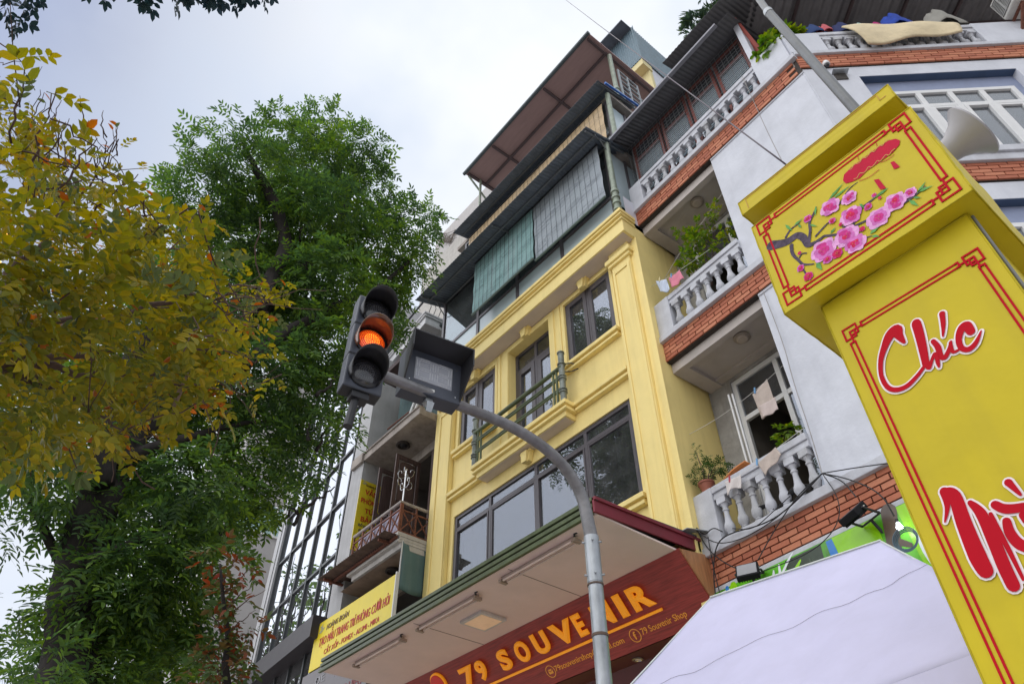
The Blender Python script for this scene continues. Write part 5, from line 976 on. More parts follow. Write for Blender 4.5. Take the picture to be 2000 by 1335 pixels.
for c in (FL, FR_, BL_, BR_): q = MB(); q.bar((c.x, c.y, 0), (c.x, c.y, c.z), .04); q.build('leg', GALV, tt)

# ================================================================== TREES AND PLANTS
nr = np.random.default_rng(5)
def leaf_poly(L_, W_, fold=.15):
    """one leaf along +x: six-point blade creased down the middle"""
    v = np.array([(0, 0, 0), (.3 * L_, W_ / 2, fold * W_), (.68 * L_, W_ * .42, fold * W_), (L_, 0, -.06 * L_), (.68 * L_, -W_ * .42, fold * W_), (.3 * L_, -W_ / 2, fold * W_)]); return v, [(0, 1, 2, 3), (0, 3, 4, 5)]
def rotm(axis, a):
    return np.array(Matrix.Rotation(a, 3, Vector(axis)))
def pinnate(pairs, rach, L_, W_, ang=1.0, droop=.25, seed=0, stem=True):
    r = np.random.default_rng(seed); V_ = []; F_ = []
    def put(p, a, tilt, s):
        v, f = leaf_poly(L_ * s, W_ * s); v = v @ rotm((1, 0, 0), tilt).T @ rotm((0, 1, 0), r.uniform(-.1, .45)).T @ rotm((0, 0, 1), a).T + p; b = sum(len(x) for x in V_); V_.append(v); F_.extend([tuple(i + b for i in q) for q in f])
    for i in range(pairs):
        t = (i + .8) / pairs; p = np.array((rach * t, 0, -droop * rach * t * t))
        for s in (-1, 1): put(p, s * (ang + r.uniform(-.2, .2)), s * r.uniform(-.1, .5), r.uniform(.8, 1.1) * (1 - .25 * abs(t - .5)))
    put(np.array((rach, 0, -droop * rach)), r.uniform(-.2, .2), 0, 1.0)
    if stem:
        b = sum(len(x) for x in V_); w_ = W_ * .05; V_.append(np.array([(0, -w_, 0), (0, w_, 0), (rach, 0, -droop * rach), (0, 0, -2 * w_)])); F_.extend([(b, b + 1, b + 2), (b + 1, b + 3, b + 2), (b + 3, b, b + 2)])
    return np.concatenate(V_), F_
def orient(d, roll):
    x = d / np.linalg.norm(d); up = np.array((0, 0, 1.0)); y = np.cross(up, x); y = y / np.linalg.norm(y) if np.linalg.norm(y) > 1e-3 else np.array((0, 1.0, 0)); z = np.cross(x, y); c, s = math.cos(roll), math.sin(roll); return np.stack([x, y * c + z * s, z * c - y * s], 1)
def foliage(parent, name, m, blobs, n, temps, scale=(.8, 1.2), droop=.35, singles=0, single_name='leaf', shell=.35, single_mats=None, up=0.0, pick=None):
    """leaf sprays spread through a set of ellipsoidal clumps; `singles` of them are parts of their own, the rest one joined part"""
    C_ = np.array([list(b[0]) for b in blobs]); r_ = np.array([b[1] for b in blobs]); wgt = r_ ** 2.3 * np.array([b[2] if len(b) > 2 else 1 for b in blobs]); wgt /= wgt.sum()
    poses = []
    for k in range(n):
        i = nr.choice(len(blobs), p=wgt); d = nr.normal(size=3); d /= np.linalg.norm(d); rad = r_[i] * (shell + (1 - shell) * nr.random() ** .5) if nr.random() < .75 else r_[i] * nr.random() * 1.12
        p = C_[i] + d * rad * np.array((1, 1, .85)); ax = d + nr.normal(size=3) * .55; ax[2] = ax[2] * .6 - droop + up; ax /= np.linalg.norm(ax) + 1e-6
        poses.append((p, orient(ax, nr.normal() * .45), nr.uniform(*scale), nr.integers(len(temps))))
    o0 = np.array(CAM_O)
    if singles:
        poses.sort(key=lambda q: np.linalg.norm(q[0] - o0)); 
        sel = set(nr.choice(min(len(poses), singles * 2), singles, replace=False).tolist()); mes = []
        for tv, tf in temps:
            row = []
            for mm in (single_mats or [m]):
                me = bpy.data.meshes.new(single_name); me.from_pydata(tv.tolist(), [], tf); me.materials.append(mm); row.append(me)
            mes.append(row)
        for i in sorted(sel):
            p, Rm, s, t = poses[i]; M_ = Matrix(Rm.tolist()).to_4x4(); inst(mes[t][nr.integers(len(mes[t]))], single_name, parent, Matrix.Translation(Vector(p)) @ M_ @ Matrix.Diagonal((s, s, s, 1)))
        poses = [q for i, q in enumerate(poses) if i not in sel]
    V_ = []; L_ = []; S_ = []; b = 0
    off_ = np.array(WM[parent.name].translation)
    for p, Rm, s, t in poses:
        tv, tf = temps[t]; V_.append(tv @ Rm.T * s + p - off_)
        for f in tf: S_.append(len(f)); L_.extend([i + b for i in f])
        b += len(tv)
    V_ = np.concatenate(V_).astype(np.float32); me = bpy.data.meshes.new(name); me.vertices.add(len(V_)); me.vertices.foreach_set('co', V_.ravel()); me.loops.add(len(L_)); me.loops.foreach_set('vertex_index', np.array(L_, np.int32))
    st = np.concatenate(([0], np.cumsum(S_)[:-1])).astype(np.int32); me.polygons.add(len(S_)); me.polygons.foreach_set('loop_start', st); me.polygons.foreach_set('loop_total', np.array(S_, np.int32)); me.update(calc_edges=True); me.validate(); me.materials.append(m)
    o = bpy.data.objects.new(name, me); link(o, parent, mw=WM[parent.name]); o['kind'] = 'stuff'; return o
def limb(parent, name, pts, rad, m, jag=.0, n=10):
    P = [Vector(p) for p in pts]; rs = list(rad); Q = []; S_ = []
    for i in range(len(P) - 1):
        for k in range(4):
            t = k / 4; Q.append(P[i].lerp(P[i + 1], t) + Vector(nr.normal(size=3) * jag)); S_.append(rs[i] * (1 - t) + rs[i + 1] * t)
    Q.append(P[-1]); S_.append(rs[-1]); q = MB(); q.tube(Q, [s * nr.uniform(.92, 1.08) for s in S_], n); return q.build(name, m, parent, smooth='all')
BARKM = mat('tree_bark', (.026, .021, .02), .95, var=.5, scale=10, bump=.8, bscale=14, squash=(1, 1, .35))
GREENL = leafmat('green_leaf', [(0, (.042, .080, .038)), (.35, (.064, .124, .042)), (.7, (.115, .20, .035)), (1, (.19, .28, .034))], trans=.47)
AUTL = leafmat('autumn_leaf', [(0, (.075, .10, .020)), (.4, (.16, .165, .018)), (.75, (.30, .235, .014)), (.95, (.30, .17, .010)), (1, (.42, .11, .012))], trans=.42)
ORNL = leafmat('orange_leaf', [(0, (.30, .10, .01)), (1, (.45, .10, .01))], trans=.35); GRYL = leafmat('greying_leaf', [(0, (.07, .10, .03)), (1, (.12, .15, .06))], trans=.3)
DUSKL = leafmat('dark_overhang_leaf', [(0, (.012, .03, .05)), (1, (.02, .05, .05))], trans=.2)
REDL = leafmat('red_leaf', [(0, (.04, .09, .03)), (.45, (.07, .11, .03)), (.72, (.16, .06, .02)), (1, (.34, .04, .02))], trans=.3)
PLANTL = leafmat('plant_leaf', [(0, (.05, .13, .02)), (.5, (.14, .24, .02)), (1, (.38, .36, .03))], trans=.4)
DARKPL = leafmat('dark_plant_leaf', [(0, (.03, .07, .02)), (1, (.08, .16, .03))], trans=.3)

# --- the big green tree (trunk low left, crown in the middle left)
def gx(px, py, X): return at(px, py, 'x', X)
tb = gx(140, 1250, -10.0)
gt = thing('green_tree', 'tall dark green leafy tree with a thick dark trunk behind the traffic light', 'tree', (-10, tb.y, 0))
def gl(name, pts, X=-10.0, jag=.015): 
    P = [gx(p[0], p[1], X + (p[3] if len(p) > 3 else 0)) for p in pts]; rs = [p[2] / 2 * (P[i] - CAM_O).dot(Vector((CR[2]))) / FOC for i, p in enumerate(pts)]; return limb(gt, name, P, rs, BARKM, jag)
P0 = gx(138, 1300, -10)
limb(gt, 'trunk', [(-10, P0.y - .1, -.1), (-10, P0.y, P0.z * .5), P0, gx(150, 1150, -10), gx(172, 1040, -10), gx(200, 950, -10)], [.5, .36, .32, .30, .28, .27], BARKM, .01, 16)
gl('limb', [(200, 950, 72), (260, 850, 62), (340, 760, 56), (430, 680, 50), (520, 590, 44), (590, 530, 38), (640, 480, 26), (680, 400, 14)])
gl('limb', [(195, 950, 50), (220, 820, 44), (260, 700, 36), (330, 600, 28), (360, 480, 16)], -9.6); gl('limb', [(500, 610, 34), (560, 480, 28), (540, 400, 24), (500, 330, 14), (470, 270, 6)], -9.7)
gl('limb', [(340, 760, 34), (460, 720, 28), (560, 650, 24), (650, 600, 18), (740, 560, 10), (810, 500, 5)], -9.4); gl('limb', [(220, 900, 26), (340, 860, 18), (450, 830, 10), (540, 820, 4)], -9.7)
gl('limb', [(160, 1100, 30), (220, 1080, 22), (300, 1040, 14), (380, 1010, 8)], -9.6); gl('limb', [(150, 1160, 26), (90, 1040, 18), (40, 940, 10), (0, 880, 6)], -10.2)
for k in range(26):
    a = (nr.uniform(250, 620), nr.uniform(420, 1050)); b = (a[0] + nr.uniform(-20, 80), a[1] - nr.uniform(20, 90)); gl('twig', [(a[0], a[1], 8), ((a[0] + b[0]) / 2 + nr.uniform(-15, 15), (a[1] + b[1]) / 2, 5), (b[0], b[1], 2)], -10 + nr.uniform(-.8, 1.0), .02)
GB = [(460, 262, 42), (400, 300, 40), (560, 270, 55), (632, 240, 38), (690, 300, 66), (600, 340, 85), (500, 350, 75), (395, 380, 75), (720, 390, 62), (640, 430, 95), (795, 435, 50), (838, 425, 25), (540, 470, 105), (440, 480, 85), (740, 495, 80), (800, 510, 45), (640, 560, 95), (735, 590, 55), (765, 640, 32), (540, 600, 105), (640, 680, 75), (690, 700, 45), (600, 780, 85), (650, 830, 42), (520, 740, 95), (440, 660, 85), (480, 860, 95), (585, 905, 52), (400, 800, 85), (380, 950, 85), (480, 975, 65), (545, 985, 38), (300, 900, 85), (420, 1080, 60), (330, 1050, 75), (250, 1010, 60), (290, 1150, 85), (370, 1190, 52), (240, 1270, 85), (330, 1300, 70), (420, 1260, 38), (60, 900, 60), (20, 960, 40), (-10, 1060, 40), (20, 1180, 30), (20, 1270, 55), (90, 1300, 60), (340, 560, 75), (280, 650, 70), (300, 770, 80), (60, 780, 80), (160, 860, 70), (40, 640, 90), (180, 700, 90), (260, 540, 60), (150, 980, 70), (210, 1150, 80), (150, 1240, 60), (100, 1180, 40), (60, 860, 80), (330, 1200, 80), (270, 1080, 70), (420, 1000, 70), (200, 1330, 80), (300, 1350, 80), (110, 1350, 60), (250, 900, 80)]
blobs = []
for (px, py, r_) in GB:
    X = -10 + nr.uniform(-1.1, 1.1); c = gx(px, py, X); dep = (c - CAM_O).dot(CR[2]); blobs.append((c, r_ * dep / FOC, 1.2 if (py > 850 and px < 340) else 1.0))
GT = [pinnate(4, .30, .135, .044, 1.0, .3, s) for s in (1, 2, 3)] + [pinnate(5, .36, .125, .040, .9, .45, 4)]
foliage(gt, 'crown', GREENL, blobs, 10500, GT, (.75, 1.2), .30, singles=290, single_name='leaf')

# --- the autumn tree close on the left (trunk outside the picture)
au = thing('autumn_tree', 'olive and orange autumn foliage close by on the left with fairy lights wound in', 'tree', (-3.4, -1.6, 0))
limb(au, 'trunk', [(-3.4, -1.7, -.1), (-3.35, -1.65, 1.2), (-3.3, -1.5, 2.4)], [.17, .13, .12], BARKM, .01, 14)
def ad_(px, py, d): return CAM_O + ray(px, py) * d
AB = [(30, 330, 75), (100, 400, 80), (40, 480, 85), (150, 470, 85), (225, 440, 60), (90, 560, 100), (200, 560, 95), (300, 530, 70), (370, 570, 60), (440, 568, 42), (505, 556, 26), (60, 680, 100), (180, 680, 100), (290, 650, 90), (390, 650, 65), (460, 640, 40), (60, 790, 80), (170, 800, 80), (280, 770, 66), (380, 740, 55), (445, 755, 34), (235, 850, 42), (110, 865, 45), (10, 890, 34), (25, 215, 45), (60, 262, 50), (140, 340, 55), (15, 140, 25), (330, 480, 40), (280, 440, 30), (490, 610, 30), (0, 600, 80), (0, 760, 70), (130, 620, 90), (240, 720, 80)]
bl2 = []
for px, py, r_ in AB:
    for d in (nr.uniform(3.1, 3.9), nr.uniform(3.9, 5.2)): c = ad_(px + nr.normal() * 12, py + nr.normal() * 12, d); bl2.append((c, 1.12 * r_ * d / FOC, (.30 if py < 300 else (.55 if py < 450 else 1.0)) * nr.choice([.15, .6, 1.4, 2.2])))
for tip, base in (((548, 548), (400, 590)), ((525, 610), (400, 620)), ((490, 700), (380, 680)), ((470, 770), (360, 720)), ((420, 800), (330, 740)), ((350, 830), (280, 760)), ((300, 850), (220, 780)), ((240, 905), (190, 810)), ((150, 915), (120, 820)), ((60, 930), (60, 820)), ((330, 420), (250, 500)), ((300, 380), (200, 450)), ((230, 300), (150, 400)), ((190, 270), (110, 380)), ((110, 180), (60, 330)), ((50, 120), (20, 280)), ((420, 480), (330, 560)), ((10, 940), (10, 850)), ((270, 340), (180, 420))):
    d = nr.uniform(3.5, 4.6)
    for k in range(6):
        t_ = k / 5; bl2.append((ad_(base[0] + (tip[0] - base[0]) * t_ + nr.normal() * 5, base[1] + (tip[1] - base[1]) * t_ + nr.normal() * 5, d), (26 - 17 * t_) * d / FOC, 3.0 if tip[1] > 400 else 1.6))
    limb(au, 'twig', [ad_(*base, d), ad_((base[0] + tip[0]) / 2, (base[1] + tip[1]) / 2 - 6, d), ad_(*tip, d)], [.006, .004, .002], mat('twig_bark', (.09, .055, .045), .9, var=.4, scale=20), .006, 5)
for k in range(26):
    px, py = nr.uniform(260, 560), nr.uniform(360, 830); d = nr.uniform(3.6, 5.0)
    if abs(py - 590) > 300 - (px - 260) * .55: continue
    bl2.append((ad_(px, py, d), nr.uniform(14, 34) * d / FOC, 1.0))
AT = [pinnate(3, .13, .070, .036, .95, .2, s) for s in (11, 12, 13)] + [pinnate(4, .17, .062, .030, .9, .35, 14)]
foliage(au, 'crown', AUTL, bl2, 1650, AT, (.45, 1.0), .12, singles=300, single_name='leaf', shell=.0, single_mats=[AUTL] * 9 + [GRYL] * 2)
for k in range(70):                                     # single turned leaflets among the sprays
    b = bl2[nr.integers(len(bl2))]; v, f = leaf_poly(.055, .026); q = MB(Matrix.Translation(b[0] + Vector(nr.normal(size=3) * b[1] * .55)) @ Matrix.Rotation(nr.uniform(0, 6.3), 4, 'Z') @ Matrix.Rotation(nr.uniform(-1.2, 1.2), 4, 'X')); q.add(v.tolist(), f); q.build('leaf', ORNL, au)
TW = mat('twig_bark', (.09, .055, .045), .9, var=.4, scale=20)
for k in range(60):
    b = bl2[nr.integers(len(bl2))][0]; limb(au, 'twig', [b + Vector(nr.normal(size=3) * .18), b, b + Vector((nr.normal() * .22, nr.normal() * .22, .12 + nr.normal() * .12))], [.004, .003, .0015], TW, .010, 4)
st = Vector((-3.3, -1.5, 2.4))
bough_end = ad_(-55, 705, 3.75); limb(au, 'bough', [st, ad_(-260, 820, 3.3) + Vector((0, 0, .06)), ad_(-140, 740, 3.6), bough_end], [.075, .055, .042, .030], TW, .02, 10)
for mid, end in (((-60, 800), (110, 800)), ((-40, 760), (300, 690)), ((-60, 690), (70, 640)), ((-50, 640), (60, 420)), ((-60, 600), (330, 600)), ((-40, 560), (150, 360)), ((-60, 860), (240, 840)), ((100, 620), (500, 560)), ((60, 720), (430, 760))):
    e = ad_(*end, 4.2); q_ = bough_end.lerp(e, .35) + Vector((nr.normal() * .05, nr.normal() * .05, .06)); limb(au, 'branch', [bough_end, q_, q_.lerp(e, .5) + Vector((0, 0, .04)), e], [.024, .016, .010, .004], TW, .014, 8)
for k in range(40):
    px, py = nr.uniform(20, 250), nr.uniform(250, 400); e = (px + nr.uniform(-20, 50), py - nr.uniform(40, 90)); d = nr.uniform(3.8, 4.6)
    if e[0] > 245 or e[0] + (e[1] - 120) * -.0 > 60 + (e[1] - 90) * .9 + 40: continue
    limb(au, 'twig', [ad_(px, py, d), ad_((px + e[0]) / 2 + nr.uniform(-12, 12), (py + e[1]) / 2, d), ad_(*e, d + .05)], [.004, .003, .0015], TW, .004, 4)
    if nr.random() < .6: v, f = leaf_poly(.04, .02); q = MB(); q.tf = Matrix.Translation(ad_(*e, d + .05)) @ Matrix.Rotation(nr.uniform(0, 6), 4, 'Z') @ Matrix.Rotation(nr.uniform(-1, 1), 4, 'X'); q.add(v.tolist(), f); q.build('leaf', nr.choice([ORNL, GRYL]), au)
p = ad_(350, 765, 3.6); q = MB(); q.grid(lambda a, b: p + Vector((-.02 + .05 * b + .01 * math.sin(a * 9), .01 * math.sin(a * 7 + b * 3), .05 - .15 * a + .05 * b)), 8, 4); tag(q.build('dead_leaf', mat('dry_leaf', (.22, .15, .11), .8, var=.3, scale=30), loc=p), 'curled dry grey-brown dead leaf hanging under the autumn foliage', 'dead leaf')
fl = thing('fairy_lights', 'string of small warm fairy lights wound round a branch at the left edge', 'fairy lights', ad_(40, 470, 3.7))
q = MB(); pts = [ad_(px, py, 3.7) for px, py in ((-20, 440), (5, 460), (30, 452), (55, 462), (66, 440), (72, 430), (60, 455), (45, 480), (20, 475), (8, 500), (-5, 515))]; q.tube(smooth_path(pts), .002, 4); q.build('wire', CABLE, fl)
BULB = mat('warm_bulb', (1, .6, .2), .3, emis=(1, .50, .10), estr=2.5)
for px, py in ((4, 462), (12, 458), (20, 455), (30, 452), (40, 457), (52, 461), (66, 432), (70, 440), (64, 452), (56, 468), (40, 478), (24, 475), (8, 490), (5, 502), (0, 512), (74, 428)): c = ad_(px, py, 3.69); q = MB(); q.lathe([(.0001, -.007), (.004, -.003), (.004, .003), (.0001, .007)], c, 6); q.build('bulb', BULB, fl, smooth=True)

# --- branch hanging in from above
ob = thing('overhanging_branch', 'dark leafy branch tips hanging in along the top left edge', 'branch', ad_(350, -60, 4.2))
limb(ob, 'trunk', [(-4.9, -3.9, -.1), (-4.8, -3.8, 2.5), (-4.6, -3.5, 5.0)], [.16, .13, .10], TW, .02, 10)
limb(ob, 'bough', [(-4.6, -3.5, 5.0), ad_(-420, -420, 4.6), ad_(-120, -160, 4.3), ad_(150, -70, 4.2), ad_(350, -30, 4.2), ad_(540, -12, 4.2)], [.09, .06, .04, .03, .018, .006], TW, .01, 8)
bl3 = [(ad_(px, py - 26, 4.2), r_ * 3.2 / FOC) for px, py, r_ in ((200, -22, 22), (300, -14, 24), (345, -8, 18), (440, -14, 22), (500, -6, 18), (540, -4, 14), (22, 48, 16), (6, 30, 14), (48, 0, 14), (400, -12, 18))]
foliage(ob, 'leaves', DUSKL, bl3, 110, [pinnate(3, .09, .055, .026, .9, .4, s) for s in (21, 22)], (.8, 1.1), .4)

# --- red leaved sapling against the grey tower
rs_ = ad_(440, 1500, 8.0); rt = thing('red_sapling', 'thin sapling with red and green leaves in front of the plain grey tower', 'tree', (rs_.x, rs_.y, 0))
limb(rt, 'trunk', [(rs_.x, rs_.y, -.1), ad_(440, 1420, 8.0), ad_(445, 1250, 8.0), ad_(430, 1100, 8.0)], [.06, .05, .03, .01], BARKM, .01)
for e in ((510, 1100), (520, 1150), (500, 1190), (490, 1260), (400, 1180), (380, 1260), (470, 1080), (505, 1135)): limb(rt, 'twig', [ad_(435, e[1] + 60, 8.0), ad_((435 + e[0]) / 2, e[1] + 25, 8.0), ad_(*e, 8.0)], [.010, .006, .002], TW, .01, 5)
bl4 = [(ad_(px, py, 8.0), r_ * 8 / FOC) for px, py, r_ in ((430, 1090, 28), (470, 1110, 22), (450, 1160, 28), (475, 1190, 20), (480, 1230, 22), (440, 1230, 30), (460, 1280, 30), (420, 1300, 38), (475, 1300, 22), (395, 1250, 30), (430, 1345, 40))]
foliage(rt, 'crown', REDL, bl4, 150, [pinnate(2, .16, .13, .06, .9, .3, s) for s in (31, 32)], (.5, .85), .2)

# --- street trees further along (seen mostly as reflections in the glass)
for i, (x, y, h, lab) in enumerate(((-23.6, 5.3, 11.2, 'sparse big-leaved street tree mirrored in the lower panes of the glass office front'), (-27.0, 4.7, 12.2, 'second sparse street tree mirrored in the far panes of the glass office front'))):
    t = thing('bare_street_tree', lab, 'tree', (x, y, 0), 'sparse street trees by the glass office')
    limb(t, 'trunk', [(x, y, -.1), (x + .1, y, 4), (x, y + .1, 7.5)], [.16, .13, .10], BARKM, .02)
    ends = []
    for k in range(10):
        an = k * .66 + i; a = Vector((x, y, 6.6 + .1 * k)); b = Vector((x + math.cos(an) * 1.5, y + math.sin(an) * .8, h - 1.4 + nr.normal() * .8)); limb(t, 'limb', [a, a.lerp(b, .5) + Vector((0, 0, -.15)), b], [.06, .05, .035], BARKM, .03, 7)
        for j in range(6):
            e = b + Vector((nr.normal() * .8, nr.normal() * .5, nr.uniform(.3, 3.0))); limb(t, 'twig', [b, b.lerp(e, .5) + Vector((nr.normal() * .2, 0, 0)), e], [.03, .02, .008], BARKM, .03, 5)
            if nr.random() < .7: ends.append(e)
    foliage(t, 'crown', GREENL, [(e, .30) for e in ends], 260, [pinnate(1, .12, .30, .12, .8, .3, s) for s in (41, 42)], (.6, 1.1), .1)
# --- balcony plants
def plant(name, label, base, blobs_, m, n, temps, pot=None, scale=(.7, 1.1), F=F1, stems=5, stem_m=None, group=None, cat='plant'):
    t = thing(name, label, cat, F @ Vector(base), group)
    B = [(F @ Vector(b[:3]), b[3]) for b in blobs_]
    if pot:
        q = MB(); q.lathe(pot[0], F @ Vector(base), 18); q.build('pot', pot[1], t, smooth=True)
    for b, r_ in B[:stems + 6]: o = F @ Vector(base) + Vector((0, 0, .1)); limb(t, 'stem', [o, o.lerp(b, .5) + Vector((nr.normal() * .03, 0, .03)), b], [.008, .006, .003], stem_m or TW, .006, 5)
    foliage(t, 'leaves', m, B, n, temps, scale, .1); return t
PT = [pinnate(2, .09, .085, .042, .9, .3, s) for s in (51, 52, 53)]; PT2 = [pinnate(3, .10, .05, .017, .9, .2, s) for s in (54, 55)]
TERRA = mat('terracotta', (.28, .09, .055), .7, var=.12)
POT = [(.07, 0), (.10, .10), (.105, .12), (.12, .13), (.12, .155), (.10, .155)]
plant('balcony_climber', 'sprawling yellow-green climber spilling over the upper white balustrade', (1.0, .35, 10.7), [(.73, .25, 12.5, .09), (.85, .25, 12.3, .14), (.95, .25, 12.1, .17), (1.25, .25, 12.2, .17), (1.45, .3, 12.25, .12), (1.52, .3, 12.42, .08), (1.0, .2, 11.85, .18), (1.15, .2, 11.95, .16), (.82, .2, 11.6, .20), (.7, .2, 11.65, .13), (.92, .2, 11.45, .18), (1.35, .25, 11.55, .14), (1.6, .3, 11.6, .12), (1.66, .3, 11.8, .10), (1.45, .25, 11.4, .12), (1.7, .35, 12.0, .08)], PLANTL, 210, PT)
plant('potted_shrub', 'small leafy shrub in a terracotta pot on the lower balustrade corner', (.22, .03, 7.0), [(.2, .05, 7.35, .13), (.32, .05, 7.38, .13), (.12, .05, 7.28, .11), (.45, .05, 7.36, .10), (.16, .05, 7.6, .09), (.52, .05, 7.3, .07), (.12, .05, 7.78, .04)], DARKPL, 150, PT2, (POT, TERRA))
plant('small_sprout', 'small yellow-green sprout at the inner end of the lower balustrade', (1.5, .3, 7.0), [(1.42, .3, 7.25, .07), (1.5, .3, 7.4, .08), (1.35, .3, 7.15, .05)], PLANTL, 40, PT)
plant('terrace_plant', 'bright green potted plant at the roof terrace corner under the dark sheet roof', (.25, .35, 13.85), [(-.1, .25, 14.75, .16), (.08, .25, 14.95, .16), (.28, .25, 15.0, .14), (.42, .25, 15.02, .10), (-.2, .25, 14.55, .12), (.0, .2, 14.6, .12)], PLANTL, 150, [pinnate(1, .10, .15, .075, .8, .2, 61)], F=F2)
rp_ = ad_(1395, 60, 17.5); t = thing('roof_shrub', 'thin roof shrub with narrow leaves standing against the sky at the top edge', 'plant', rp_ - Vector((0, 0, 1.2)))
for e in ((1350, 60), (1365, 25), (1385, -5), (1410, -20), (1420, 20), (1440, 10), (1358, 40)): limb(t, 'stem', [ad_(1425, 70, 17.5), ad_((1425 + e[0]) / 2 + 5, (70 + e[1]) / 2 + 8, 17.5), ad_(*e, 17.5)], [.02, .014, .005], TW, .01, 5)
foliage(t, 'leaves', leafmat('roof_leaf', [(0, (.03, .06, .05)), (.6, (.06, .10, .05)), (1, (.16, .24, .03))], trans=.3), [(ad_(px, py, 17.5), .18) for px, py in ((1352, 60), (1362, 28), (1380, 5), (1400, -8), (1420, 15), (1440, 8), (1372, 48), (1395, 30), (1412, 40))], 130, [pinnate(3, .12, .20, .035, .7, .2, 71)], (.7, 1.1), .0)
t = thing('dry_roof_plant', 'dry grey trailing plant on the grey rooftop block corner', 'plant', at(868, 470, 'y', 12.9))
for k in range(22): a = at(866 + nr.uniform(-6, 14), 472, 'y', 12.9); limb(t, 'stem', [a, a + Vector((nr.normal() * .2, 0, .45 + nr.normal() * .15)), a + Vector((nr.normal() * .5, 0, .15 + nr.normal() * .3))], [.03, .02, .01], mat('dry_stem', (.20, .17, .15), .9), .02, 4)

# ================================================================== SMALL THINGS
def cloth(name, label, cat, fn, m, nu=14, nv=12, thick=.006, group=None):
    q = MB(); q.grid(fn, nu, nv); c = q.v[len(q.v) // 2]; o = q.build(name, m, loc=c, thick=thick, smooth='all'); return tag(o, label, cat, group)
def hang(F, tl, tr, v, drop, sk=0., amp=.015, ph=0.):
    """cloth pegged along a line from tl to tr (u,z) on plane v"""
    def fn(a, b):
        u = tl[0] + (tr[0] - tl[0]) * a + sk * b; z = tl[1] + (tr[1] - tl[1]) * a - drop(a) * b - .01 * math.sin(a * 3.14) * (1 - b); return F @ Vector((u, v + amp * math.sin(a * 9 + ph + b * 2) * (.3 + b), z))
    return fn
TOW = mat('beige_towel', (.50, .42, .37), .95, var=.12, scale=8, bump=.4, bscale=120)
cloth('towel', 'beige towel folded over the clothes line in front of the middle balcony window', 'towel', hang(F1, (1.16, 8.27), (1.45, 8.36), .30, lambda a: .46 + .05 * math.sin(a * 5), .02), TOW)
cloth('towel', 'shorter pale front fold of cloth pinned beneath the beige towel', 'towel', hang(F1, (1.22, 8.0), (1.50, 7.98), .27, lambda a: .22, .0, ph=1), mat('pink_beige_towel', (.55, .46, .43), .95, var=.1))
cloth('rag', 'beige rag pegged diagonally over the balusters of the lowest balcony', 'cloth', hang(F1, (1.18, 6.90), (1.50, 6.97), -.12, lambda a: .21 - .06 * a, .06), TOW)
cloth('rag', 'whitish rag pegged at the left baluster of the lowest balcony', 'cloth', hang(F1, (.64, 6.91), (.90, 6.88), -.12, lambda a: .17 + .03 * math.cos(a * 6), -.03), mat('white_rag', (.62, .57, .55), .95, var=.08))
BLUEST = mat('blue_striped_cloth', (.52, .58, .70), .9, var=.25, scale=9, squash=(6, 6, .4)); PINK = mat('pink_cloth', (.66, .22, .30), .9, var=.15, scale=6)
cloth('underwear', 'pale blue striped underwear pegged beside the upper balcony pedestal', 'underwear', hang(F1, (.20, 11.36), (.43, 11.20), -.10, lambda a: .36 - .10 * abs(a - .5), .04), BLUEST)
cloth('underwear', 'pink underwear pegged at the upper balcony rail', 'underwear', hang(F1, (.48, 11.17), (.75, 11.14), -.10, lambda a: .29 - .05 * a, .04, ph=2), PINK)
def line(name, label, pts, r_=.004, m=None, cat='clothes line', smooth=2):
    q = MB(); P = smooth_path([Vector(p) for p in pts], smooth); q.tube(P, r_, 5); return tag(q.build(name, m or CABLE, loc=P[0], smooth='all'), label, cat)
WHT = mat('white_cord', (.60, .58, .55), .8)
line('clothes_line', 'white clothes line across the middle balcony carrying the beige towel', [F1 @ Vector(p) for p in ((-.0, .18, 8.20), (.5, .3, 8.25), (1.2, .3, 8.29), (1.85, .3, 8.42))], .004, WHT)
line('clothes_line', 'thin clothes line along the lowest balustrade carrying two rags', [F1 @ Vector(p) for p in ((.36, -.1, 6.93), (.9, -.11, 6.87), (1.2, -.11, 6.91), (1.92, -.05, 7.05))], .004, WHT)
line('clothes_line', 'short line from the yellow side wall to the upper balcony with pink and blue underwear', [F1 @ Vector(p) for p in ((.0, .0, 11.46), (.4, -.1, 11.22), (.8, -.08, 11.15), (1.3, .1, 11.3))], .004, WHT)
line('clothes_line', 'white line from the yellow side wall up across the upper balcony', [F1 @ Vector(p) for p in ((.0, .3, 11.7), (.6, .3, 12.1), (1.2, .35, 12.4), (1.85, .4, 12.8))], .005, WHT)
PEG = mat('blue_peg', (.15, .36, .62), .4); PEG2 = mat('red_peg', (.5, .05, .08), .4); PEG3 = mat('yellow_peg', (.7, .6, .3), .4)
for (u, v, z, m, lab) in ((1.22, .29, 8.30, PEG, 'blue peg holding the beige towel'), (1.19, -.125, 6.92, PEG, 'blue peg holding the diagonal beige rag'), (.72, -.125, 6.91, PEG2, 'red peg holding the whitish rag'), (.30, -.11, 11.31, PEG3, 'yellow peg holding the striped underwear'), (.56, -.11, 11.17, PEG, 'blue peg holding the pink underwear')):
    c = F1 @ Vector((u, v, z)); t = thing('clothes_peg', lab, 'clothes peg', c); q = MB(Matrix.Translation(c) @ Matrix.Rotation(.2, 4, 'Y')); q.box(-.010, -.002, -.008, .008, -.05, .045); q.build('jaw', m, t); q = MB(Matrix.Translation(c) @ Matrix.Rotation(.2, 4, 'Y')); q.box(.002, .010, -.008, .008, -.05, .045); q.build('jaw', m, t)
